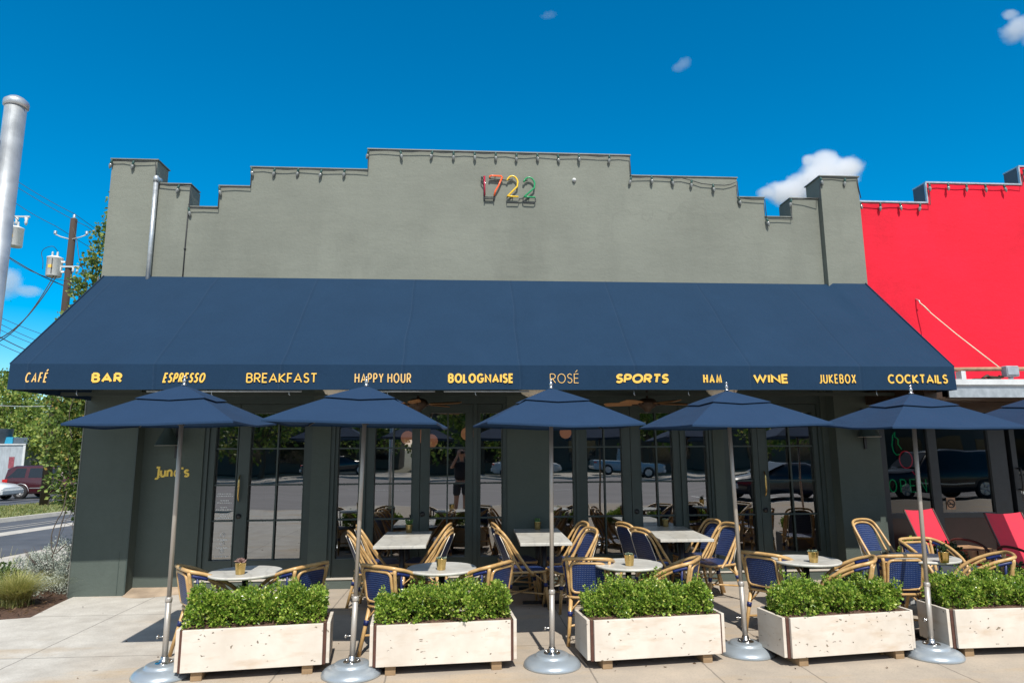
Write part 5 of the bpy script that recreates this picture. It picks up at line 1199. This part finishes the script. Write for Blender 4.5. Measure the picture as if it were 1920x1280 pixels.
for z, dx in ((12.9, .75), (12.9, -.75)):
    mb = MB(); mb.tube([(0, -.1, z+.0), (dx*.6, -.12, z+.12), (dx, -.12, z+.25)], .03, 6); a = mb.build('insulator_arm', M['grey'], t)
    mb = MB(); mb.lathe([(.05, 0), (.08, .05), (.05, .08), (.085, .13), (.04, .18)], 10, (dx, -.12, z+.25)); mb.build('insulator', M['galv'], a)
mb = MB(); mb.lathe([(.05, 14.0), (.08, 14.05), (.05, 14.1), (.07, 14.16), (.02, 14.25)], 10); mb.build('pole_top_insulator', M['galv'], t)
mb = MB(); mb.box(-.55, .60, -.20, -.12, 11.45, 11.53)
for x in (-.5, -.3, .3, .5): mb.lathe([(.03, 11.2), (.06, 11.3), (.04, 11.35), (.06, 11.44)], 8, (x, -.16, 0))
mb.build('cutout_arm', M['grey'], t)
transformer((-19.65, 33.3), 10.85, -.62, 'white pole transformer with a yellow label on the nearer wooden pole', 0)
t = thing('utility_pole', 'second utility pole hidden behind the pale pole at the left edge', 'utility pole', (-22.9, 33.3, gz(33.3)-.1)); mb = MB(); mb.tube([(0,0,0), (0,0,14.6)], .17, 12, r1=.14); mb.build('shaft', M['polewood'], t)
mb = MB(); mb.box(.1, 1.2, -.15, -.08, 14.0, 14.07)
for x in (.6, 1.05): mb.lathe([(.03, 13.6), (.08, 13.75), (.05, 13.8), (.09, 13.98)], 8, (x, -.11, 0))
mb.build('cutout_arm', M['grey'], t)
transformer((-22.9, 33.3), 12.35, .62, 'white pole transformer partly hidden behind the pale left pole', 0)
wl = [((-23.47,33.3,15.89),(-19.64,33.3,13.62),.10,.013),((-19.64,33.3,13.62),(-18.0,37.5,12.4),.05,.013),((-23.43,33.3,15.55),(-18.9,33.2,12.93),.10,.013),((-18.9,33.2,12.93),(-17.9,37.6,11.9),.05,.013),((-23.34,33.3,14.71),(-20.4,33.2,12.93),.10,.013),((-20.4,33.2,12.93),(-17.9,37.8,11.3),.05,.013),
      ((-22.99,33.2,11.67),(-19.43,33.2,9.79),.14,.028),((-22.99,33.2,11.65),(-19.6,33.15,10.15),.3,.014),((-20.01,33,10.35),(-20.94,31,6.92),.45,.026),((-20.15,33,10.35),(-21.0,31,6.75),.5,.022),((-27.16,40,9.64),(-24.0,40,8.42),.05,.016),((-27.12,40,9.26),(-24.3,40,8.02),.05,.016),((-27.08,40,8.91),(-24.4,40,7.83),.05,.016),((-25.68,38,8.14),(-23.4,38,7.10),.05,.026),((-25.63,38,7.75),(-23.6,38,6.94),.05,.018),((-20.8,30,3.88),(-19.65,33.1,4.02),.04,.016)]
names = ['topmost wire left of the wooden pole', 'topmost wire right of the wooden pole', 'second wire left of the wooden pole', 'second wire right of the wooden pole', 'third wire left of the wooden pole', 'third wire right of the wooden pole', 'thick wrapped cable crossing below the transformer', 'thin cable sagging above the wrapped cable', 'black cable drooping from the transformer to the lower left', 'second black cable drooping beside the first', 'highest of five low wires over the awning corner', 'second of five low wires over the awning corner', 'third of five low wires over the awning corner', 'thickest of five low wires over the awning corner', 'lowest of five wires over the awning corner', 'pale wire running to the pole below the awning']
for (a, b, sg, r), nm in zip(wl, names):
    a, b = Vector(a), Vector(b); mb = MB(); mb.tube([a.lerp(b, i/12) - Vector((0, 0, sg*4*(i/12)*(1-i/12))) for i in range(13)], r, 5)
    tag(mb.build('power_line', M['grey'] if 'pale' in nm else M['wire']), nm, 'power line', 'overhead wires')

# ------------------------------------------------------------------ cars
def car(label, loc, rz, paint, low, kind='suv', cat='parked car'):
    t = thing('parked_car', label, cat, loc, rz)
    if kind == 'suv': st = [(-2.62,.50,.95,.98,.80,.80),(-2.52,.34,1.12,1.72,.98,.72),(-2.1,.32,1.14,1.88,1.0,.76),(-.5,.30,1.14,1.90,1.0,.78),(.35,.30,1.13,1.84,1.0,.76),(.95,.30,1.12,1.20,1.0,.90),(1.2,.30,1.11,1.15,1.0,.92),(2.3,.32,1.02,1.06,.97,.88),(2.55,.40,.92,.96,.88,.80)]
    elif kind == 'sedan': st = [(-2.35,.45,.85,.90,.78,.74),(-2.2,.28,.95,1.0,.90,.80),(-1.55,.25,.98,1.08,.92,.76),(-.75,.24,.96,1.43,.92,.62),(.1,.24,.94,1.46,.92,.62),(1.0,.24,.93,1.0,.92,.78),(2.0,.26,.80,.86,.90,.78),(2.3,.36,.68,.72,.80,.70)]
    else: st = [(-2.75,.50,1.05,1.06,.86,.86),(-2.70,.40,1.08,1.10,.96,.92),(-.62,.36,1.10,1.12,.98,.94),(-.60,.36,1.10,1.80,.98,.74),(.7,.36,1.10,1.82,.98,.74),(1.3,.36,1.10,1.16,.98,.92),(2.5,.38,1.04,1.08,.95,.88),(2.75,.46,.92,.95,.86,.80)]
    mb = MB(); vs = []
    for x, zb, zs, zt, hw, ht in st:
        vs += [(x,-hw*.93,zb),(x,-hw,zb+.18),(x,-hw,zs-.12),(x,-hw*.955,zs),(x,-ht,zt-.05),(x,-ht*.88,zt),(x,ht*.88,zt),(x,ht,zt-.05),(x,hw*.955,zs),(x,hw,zs-.12),(x,hw,zb+.18),(x,hw*.93,zb)]
    k = 12; fs = [(i*k+j, i*k+(j+1) % k, (i+1)*k+(j+1) % k, (i+1)*k+j) for i in range(len(st)-1) for j in range(k)] + [tuple(range(k-1,-1,-1)), tuple((len(st)-1)*k+j for j in range(k))]
    mb.add(vs, fs, True); bd = mb.build('body', paint, t, recalc=True); md = bd.modifiers.new('bevel', 'BEVEL'); md.width = .03; md.segments = 2; md.limit_method = 'ANGLE'; md.angle_limit = R(35)
    def sect(x):
        for a, b in zip(st[:-1], st[1:]):
            if a[0] <= x <= b[0]:
                u = (x-a[0])/(b[0]-a[0]); return [a[i]+(b[i]-a[i])*u for i in range(6)]
    wins = {'suv': [(-2.38,-1.42),(-1.22,-.32),(-.16,.55)], 'sedan': [(-1.1,-.38),(-.30,.62)], 'pickup': [(-.48,.08),(.16,.95)]}[kind]
    for s in (-1, 1):
        for a, b in wins:
            mb = MB(); vs = []
            for x in (a, (a+b)/2, b):
                q = sect(x)
                for f in (.10, .86):
                    y = q[4]*1.0 + (q[5]-q[4]*.955)*0; yy = q[4]*.955+(q[5]-q[4]*.955)*f; zz = q[2]+(q[3]-.05-q[2])*f; vs.append((x, s*(yy+.008), zz))
            mb.add(vs, [(0,2,3,1),(2,4,5,3)] if s < 0 else [(1,3,2,0),(3,5,4,2)]); mb.build('window', M['carglass'], t)
    if kind == 'suv': wsx = ((.33, .93, 1.79, 1.23), (-2.54, -2.16, 1.66, 1.84))
    elif kind == 'sedan': wsx = ((.14, .96, 1.42, 1.02), (-.80, -1.5, 1.40, 1.10))
    else: wsx = ((.74, 1.27, 1.77, 1.19), (-.62, -.615, 1.15, 1.75))
    a, b, za, zb = wsx[0]; mb = MB(); mb.add([(a+.03, -.66, za+.0), (b+.01, -.82, zb), (b+.01, .82, zb), (a+.03, .66, za)], [(0,1,2,3)])
    mb.v = [(p[0]+.02, p[1], p[2]+.03) for p in mb.v]; mb.build('windscreen', M['carglass'], t)
    rw = {'suv': .40, 'sedan': .32, 'pickup': .40}[kind]; wx = {'suv': (-1.55, 1.62), 'sedan': (-1.4, 1.4), 'pickup': (-1.7, 1.75)}[kind]
    for x in wx:
        for s in (-1, 1):
            y = s*.93
            mb = MB(); mb.lathe([(rw*.62, -.11), (rw*.92, -.115), (rw, -.07), (rw, .07), (rw*.92, .115), (rw*.62, .11)], 26, (x, y, rw), 'y', False, False); wh = mb.build('wheel', M['rubber'], t)
            mb = MB(); mb.lathe([(rw*.63, s*.10), (rw*.58, s*.06), (rw*.2, s*.075), (.04, s*.095)], 26, (x, y, rw), 'y', True, True)
            for q in range(5):
                aa = 2*PI*q/5; mb.tube([(x+math.cos(aa)*.05, y+s*.09, rw+math.sin(aa)*.05), (x+math.cos(aa)*rw*.6, y+s*.09, rw+math.sin(aa)*rw*.6)], .035, 6)
            mb.build('rim', M['alloy'], wh)
            mb = MB(); mb.tube([(x+(rw+.07)*math.cos(R(q)), s*1.005, rw+(rw+.07)*math.sin(R(q))) for q in range(0, 181, 12)], .022, 6); mb.build('wheel_arch', low, t)
    e0, e1 = st[0][0], st[-1][0]
    for s in (-1, 1):
        mb = MB(); mb.box(e0+.02, e0+.30 if kind == 'suv' else e0+.2, min(s*.86, s*1.012), max(s*.86, s*1.012), .88, 1.12 if kind == 'suv' else .98); mb.build('taillight', M['redlamp'], t, bev=.02)
        mb = MB(); mb.box(e1-.22, e1+.015, min(s*.56, s*.90), max(s*.56, s*.90), st[-1][2]-.24, st[-1][2]-.04); mb.build('headlight', M['headlamp'], t, bev=.03)
    mb = MB(); mb.box(e1-.10, e1+.08, -.88, .88, .34, .58); mb.build('bumper', M['grey'] if kind != 'suv' else M['alloy'], t, bev=.04)
    mb = MB(); mb.box(e0-.08, e0+.10, -.88, .88, .40, .62); mb.build('bumper', M['grey'] if kind != 'suv' else M['alloy'], t, bev=.04)
    if kind == 'suv':
        for s in (-1, 1):
            mb = MB(); mb.box(-1.05, 1.1, min(s*1.0, s*1.016), max(s*1.0, s*1.016), .60, .65); mb.build('side_trim', M['alloy'], t)
    return t
car('maroon estate off-roader parked behind the wooden pole', (-24.05, 42.0, gz(42)-.05), 0, M['maroon'], M['alloy'])
car('white car whose nose shows at the left edge before the maroon one', (-27.0, 38.9, gz(38.9)-.05), 0, M['whitecar'], M['grey'], 'sedan')
# kerbside and far-side cars of the main road (seen mirrored in the glass)
car('black off-roader parked at the kerb, mirrored in the shop window', (18.2, -6.4, -.145), R(180), M['darkcar'], M['darkcar'])
car('black saloon parked at the kerb, mirrored in the right door', (12.0, -6.6, -.145), R(178), M['darkcar'], M['darkcar'], 'sedan')
car('pale blue pickup across the road, mirrored in the right middle doors', (11.5, -29.6, -.02), R(3), M['bluecar'], M['grey'], 'pickup')
car('grey saloon across the road, mirrored in the glass doors', (4.0, -30.0, -.02), R(2), M['grey'], M['grey'], 'sedan')
car('dark saloon across the road left of the entrance, mirrored in the glass', (-9.0, -29.8, -.02), R(-2), M['darkcar'], M['darkcar'], 'sedan')

# ------------------------------------------------------------------ shed and trees behind the parking lot
t = thing('metal_shed', 'weathered grey metal shed behind the maroon vehicle', 'shed', (-31.9, 48, gz(48)-.05))
mb = MB(); mb.box(-2.2, 1.95, 0, 4, 0, 3.3); mb.build('wall', M['shedmetal'], t)
mb = MB(); mb.box(-2.3, 2.03, -.08, 4.1, 3.3, 3.38); mb.box(1.86, 2.01, -.05, -.001, 0, 3.298); mb.build('roof_trim', M['whitemetal'], t)
mb = MB(); mb.box(1.0, 1.35, -.02, -.003, 1.75, 2.5); mb.build('poster', M['poster'], t)
mb = MB(); mb.box(-.6, .0, .3, 1.0, 0, .45); o = mb.build('plastic_crate', M['bluebin'], None, bev=.04); o.location = (-31.0, 48, gz(48)+3.335); tag(o, 'bright blue crate lying on the shed roof', 'crate')
mb = MB(); mb.box(-.0, .95, .3, 1.0, 0, .42); o = mb.build('plastic_crate', M['darkbin'], None, bev=.04); o.location = (-30.98, 48.02, gz(48)+3.335); tag(o, 'dark blue crate on the shed roof beside the bright one', 'crate')
mb = MB(); mb.lathe([(.38, 0), (.5, 1.0), (.52, 1.02)], 20); o = mb.build('waste_bin', M['darkbin']); o.location = (-31.75, 48.6, gz(48)+3.335); tag(o, 'dark ribbed bin standing on the shed roof', 'bin')
def tree(label, x, y, z0, lobes, n, leafsize, m, tuft=9, seed=1):
    rnd.seed(seed); h = thing('leafy_tree', label, 'tree', (x, y, z0))
    mb = crown(lobes, n, leafsize, tuft, leafsize*2.0, .62, .4); mb.build('crown', m, h)
    mb = MB(); zc = sum(l[2] for l in lobes)/len(lobes); mb.tube(smooth_path([(0,0,-.2), (.1,.05,zc*.35), (-.1,0,zc*.7), (0,0,zc)], 4), .22, 9, r1=.10)
    for l in lobes: mb.tube(smooth_path([(0,0,zc*.5), (l[0]*.5, l[1]*.5, (zc*.5+l[2])/2+.2), (l[0], l[1], l[2])], 4), .09, 6, r1=.03)
    mb.build('trunk', M['trunkbark'], h)
def lob(seed, w, h0, h1, k, r):
    q = random.Random(seed); return [(q.uniform(-w, w), q.uniform(-w*.5, w*.5), q.uniform(h0, h1), r*q.uniform(.7, 1.15), 1, .85) for _ in range(k)]
zt = gz(52)
tree('tall green tree at the left edge beyond the shed', -35.5, 54, zt, lob(1, 2.6, 3.5, 8.8, 13, 1.6), 9000, .24, M['treeleaf'], seed=41)
tree('broad green tree behind the shed and the wooden pole', -31.2, 53, zt, lob(2, 2.6, 3.0, 6.3, 13, 1.6), 9000, .23, M['treeleaf'], seed=42)
tree('yellow green bushy tree left of the wooden pole', -27.8, 49, gz(49), lob(3, 2.2, 1.8, 4.2, 12, 1.25), 9000, .19, M['treeleaf2'], seed=43)
tree('green tree behind the maroon vehicle, right of the wooden pole', -25.6, 50, gz(50), lob(4, 2.2, 2.2, 5.6, 12, 1.4), 9000, .20, M['treeleaf'], seed=44)
tree('dense bushy tree meeting the vine at the corner of the cafe', -22.2, 47, gz(47), lob(5, 2.0, 1.6, 5.6, 12, 1.35), 8000, .19, M['treeleaf2'], seed=45)
tree('tree crown closing the gap at the far left', -41, 58, zt, lob(6, 3, 3, 8, 10, 1.8), 5000, .28, M['treeleaf'], seed=46)
t = thing('far_house', 'house with a reddish roof hidden among the trees', 'house', (-31.0, 57, gz(57)))
mb = MB(); mb.box(-3, 3, 0, 6, 0, 5.0); mb.build('wall', M['terracotta'], t)
mb = MB(); mb.prism([(-3.3, 5.0), (3.3, 5.0), (0, 7.0)], 6.6, lambda u, v, w: (u, -.3+w, v)); mb.build('roof', M['terracotta'], t)
# trees and low buildings across the main road (behind the camera, mirrored in the glass)
for i, (x, y, w, hh) in enumerate(((-16, -36, 3.0, 7.5), (-7.5, -37, 3.2, 8.5), (1, -36.5, 2.8, 7), (16, -38, 3.2, 8), (26, -36, 3, 7.5))):
    tree(['tree across the road far to the left of the doors', 'tall tree across the road behind the dark saloon', 'tree across the road behind the grey saloon', 'tree across the road right of the pale blue pickup', 'tree across the road at the far right end'][i], x, y, -.1, lob(20+i, w, 3., hh, 11, 2.0), 4200, .34, M['treeleaf'], 8, 60+i)
for i, (x0, x1, hh) in enumerate(((-34, -6, 7.5), (-4, 15, 6.5), (17, 95, 7.8))):
    t = thing('street_building', ['long low tan building across the road on the left', 'low tan shop building straight across the road', 'long tan building across the road on the right'][i], 'building', ((x0+x1)/2, -44, -.1)); hw = (x1-x0)/2
    mb = MB(); mb.box(-hw, hw, -6, 0, 0, hh); mb.build('wall', M['tanbuilding'], t)
    mb = MB(); mb.box(-hw-.2, hw+.2, -6.2, .25, hh, hh+.3); mb.build('roof', M['cap'], t)
    for k in range(int(hw*2/4)):
        mb = MB(); xx = -hw+1+k*4; mb.box(xx, xx+2.6, .002, .05, .9, 2.9); mb.build('window', M['carglass'], t)

# ------------------------------------------------------------------ clouds
def cloud(label, c, lobes, dens, scale, seed):
    rnd.seed(seed)
    m, nt, out = nodes('cloud_vapour')
    v = N(nt, 'ShaderNodeTexCoord').outputs['Object']
    big = noise(nt, v, scale, 8, .62); f = ramp(nt, big, [(.40, 0.), (.58, 1.)])
    pv = N(nt, 'ShaderNodeVolumePrincipled'); pv.inputs['Color'].default_value = (.97, .97, .98, 1); pv.inputs['Anisotropy'].default_value = .2
    # the vapour thins out towards the outside of every lobe
    acc = None
    for (x, y, z, r, sx, sz) in lobes:
        mp = N(nt, 'ShaderNodeVectorMath'); mp.operation = 'SUBTRACT'; L(nt, v, mp.inputs[0]); mp.inputs[1].default_value = (x, y, z)
        ml = N(nt, 'ShaderNodeVectorMath'); ml.operation = 'MULTIPLY'; L(nt, mp.outputs[0], ml.inputs[0]); ml.inputs[1].default_value = (1/(r*sx), 1/r, 1/(r*sz))
        ln = N(nt, 'ShaderNodeVectorMath'); ln.operation = 'LENGTH'; L(nt, ml.outputs[0], ln.inputs[0])
        k = math_(nt, 'SUBTRACT', 1., ln.outputs['Value']); acc = k if acc is None else math_(nt, 'MAXIMUM', acc, k)
    d = math_(nt, 'ADD', acc, math_(nt, 'MULTIPLY', math_(nt, 'SUBTRACT', big, .56), 2.1))
    d = ramp(nt, d, [(.02, 0.), (.42, 1.)])
    L(nt, math_(nt, 'MULTIPLY', d, dens), pv.inputs['Density'])
    L(nt, pv.outputs[0], out.inputs['Volume'])
    x0 = min(l[0]-l[3]*l[4] for l in lobes); x1 = max(l[0]+l[3]*l[4] for l in lobes); y0 = min(l[1]-l[3] for l in lobes); y1 = max(l[1]+l[3] for l in lobes); z0 = min(l[2]-l[3]*l[5] for l in lobes); z1 = max(l[2]+l[3]*l[5] for l in lobes)
    mb = MB(); mb.ball(((x0+x1)/2, (y0+y1)/2, (z0+z1)/2), 1, 24, 14, ((x1-x0)*.60, (y1-y0)*.60, (z1-z0)*.60))
    o = mb.build('cloud', m); o.location = c; return tag(o, label, 'cloud', 'small clouds')
cloud('puffy white cloud rising behind the right end of the parapet', (510, 900, 395), [(0,0,-4,30,1.6,1.25),(36,0,6,30,1.25,1.2),(16,0,22,26,1.3,1.1),(-42,0,-20,23,1.5,1),(-5,0,30,12,1.2,1),(50,0,20,22,1.3,.8),(-72,0,-22,12,1.6,.9)], .09, .016, 1)
cloud('small white cloud at the top right corner', (860, 900, 655), [(4,0,0,21,1.5,1.2),(30,0,-14,19,1.3,1.1),(-6,0,22,12,1.6,1)], .042, .020, 2)
cloud('tiny faint wisp of cloud right of the top centre', (322, 900, 574), [(0,0,0,13,1.2,.8),(-8,0,-6,9,1.2,.8)], .016, .035, 3)
cloud('faintest wisp of cloud near the top edge', (120, 900, 645), [(0,0,0,10,1.7,.6)], .011, .035, 4)
cloud('pinkish soft cloud at the left beside the pale pole', (-600, 900, 228), [(-6,0,0,22,1.1,1.1),(22,0,-14,14,1.6,.7),(-18,0,10,17,1,1)], .035, .018, 5)

# ------------------------------------------------------------------ the photographer, mirrored in the glass doors
per = thing('person', 'person in dark shirt and shorts photographing, mirrored in the middle doors', 'person', (-.05, -.2, 0))
def skinned(name, verts, edges, radii, m, parent, root=0, lv=2):
    me = bpy.data.meshes.new(name); me.from_pydata(verts, edges, []); me.materials.append(m)
    o = bpy.data.objects.new(name, me); COL.objects.link(o); o.parent = parent
    sk_ = o.modifiers.new('skin', 'SKIN'); sk_.use_smooth_shade = True
    for i, r in enumerate(radii):
        v = me.skin_vertices[0].data[i]; v.radius = (r, r) if not isinstance(r, tuple) else r; v.use_root = (i == root)
    o.modifiers.new('sub', 'SUBSURF').levels = lv; o.modifiers['sub'].render_levels = lv
    return o
vs = [(0,-.02,.98),(0,0,1.18),(0,-.01,1.40),(0,-.02,1.55),(0,0,1.64),(0,.01,1.74),(0,-.01,1.85)]; ra = [(.11,.08),(.10,.075),(.115,.075),.05,.06,.085,.07]; ed = [(i,i+1) for i in range(6)]
for sx in (1,-1):
    b = len(vs); vs += [(sx*.10,-.02,.90),(sx*.11,.0,.50),(sx*.12,-.03,.10),(sx*.13,.0,.045),(sx*.14,.11,.035)]; ra += [.095,.062,.042,.045,.038]; ed += [(0,b),(b,b+1),(b+1,b+2),(b+2,b+3),(b+3,b+4)]
    b = len(vs); vs += [(sx*.185,-.02,1.47),(sx*.27,.10,1.36),(sx*.115,.125,1.66),(sx*.085,.13,1.735)]; ra += [.062,.043,.030,.034]; ed += [(2,b),(b,b+1),(b+1,b+2),(b+2,b+3)]
    for k in range(4):
        c = len(vs); vs += [(sx*(.075-.004*k),.145,1.755+.016*k),(sx*(.045-.003*k),.165,1.76+.016*k),(sx*(.028-.002*k),.155,1.76+.015*k)]; ra += [.010,.0088,.0078]; ed += [(b+3,c),(c,c+1),(c+1,c+2)]
    c = len(vs); vs += [(sx*.07,.105,1.75),(sx*.05,.10,1.765)]; ra += [.011,.009]; ed += [(b+3,c),(c,c+1)]
body = skinned('body', vs, ed, ra, M['skin'], per)
mb = MB(); mb.ball((0,.005,1.79), .103, 20, 14, (.92, 1.08, 1.22)); 
for sx in (1,-1): mb.ball((sx*.095,.0,1.79), .024, 8, 8, (.4, .8, 1.3))
mb.ball((0,.118,1.775), .017, 8, 8, (.8, 1, 1.4)); mb.build('head', M['skin'], per)
mb = MB(); mb.ball((0,-.025,1.83), .108, 20, 12, (.95, 1.05, 1.05)); mb.build('hair', M['hair'], per)
skinned('shirt', [(0,-.02,.96),(0,0,1.18),(0,-.01,1.40),(0,-.02,1.50),(.185,-.02,1.475),(.245,.06,1.39),(-.185,-.02,1.475),(-.245,.06,1.39)], [(0,1),(1,2),(2,3),(2,4),(4,5),(2,6),(6,7)], [(.20,.15),(.185,.145),(.215,.145),(.10,.09),.085,.075,.085,.075], M['tee'], per)
skinned('shorts', [(0,-.02,1.0),(.10,-.02,.88),(.115,-.0,.58),(-.10,-.02,.88),(-.115,-.0,.58)], [(0,1),(1,2),(0,3),(3,4)], [(.165,.125),.115,.095,.115,.095], M['shorts'], per)
for sx in (1,-1):
    mb = MB(); mb.ball((sx*.137,.045,.045), .06, 12, 8, (.8, 2.1, .75)); mb.build('shoe', M['black'], per)
t = thing('handheld_camera', 'black camera held up to the face of the photographing person', 'camera', (0, -.07, 1.8))
mb = MB(); mb.box(-.065, .065, -.03, .015, -.05, .05); mb.build('camera_body', M['black'], t, bev=.008)
mb = MB(); mb.lathe([(.034, .015), (.036, .045), (.033, .055), (.028, .052)], 20, (0, 0, 0), 'y'); mb.build('lens', M['rubber'], t)
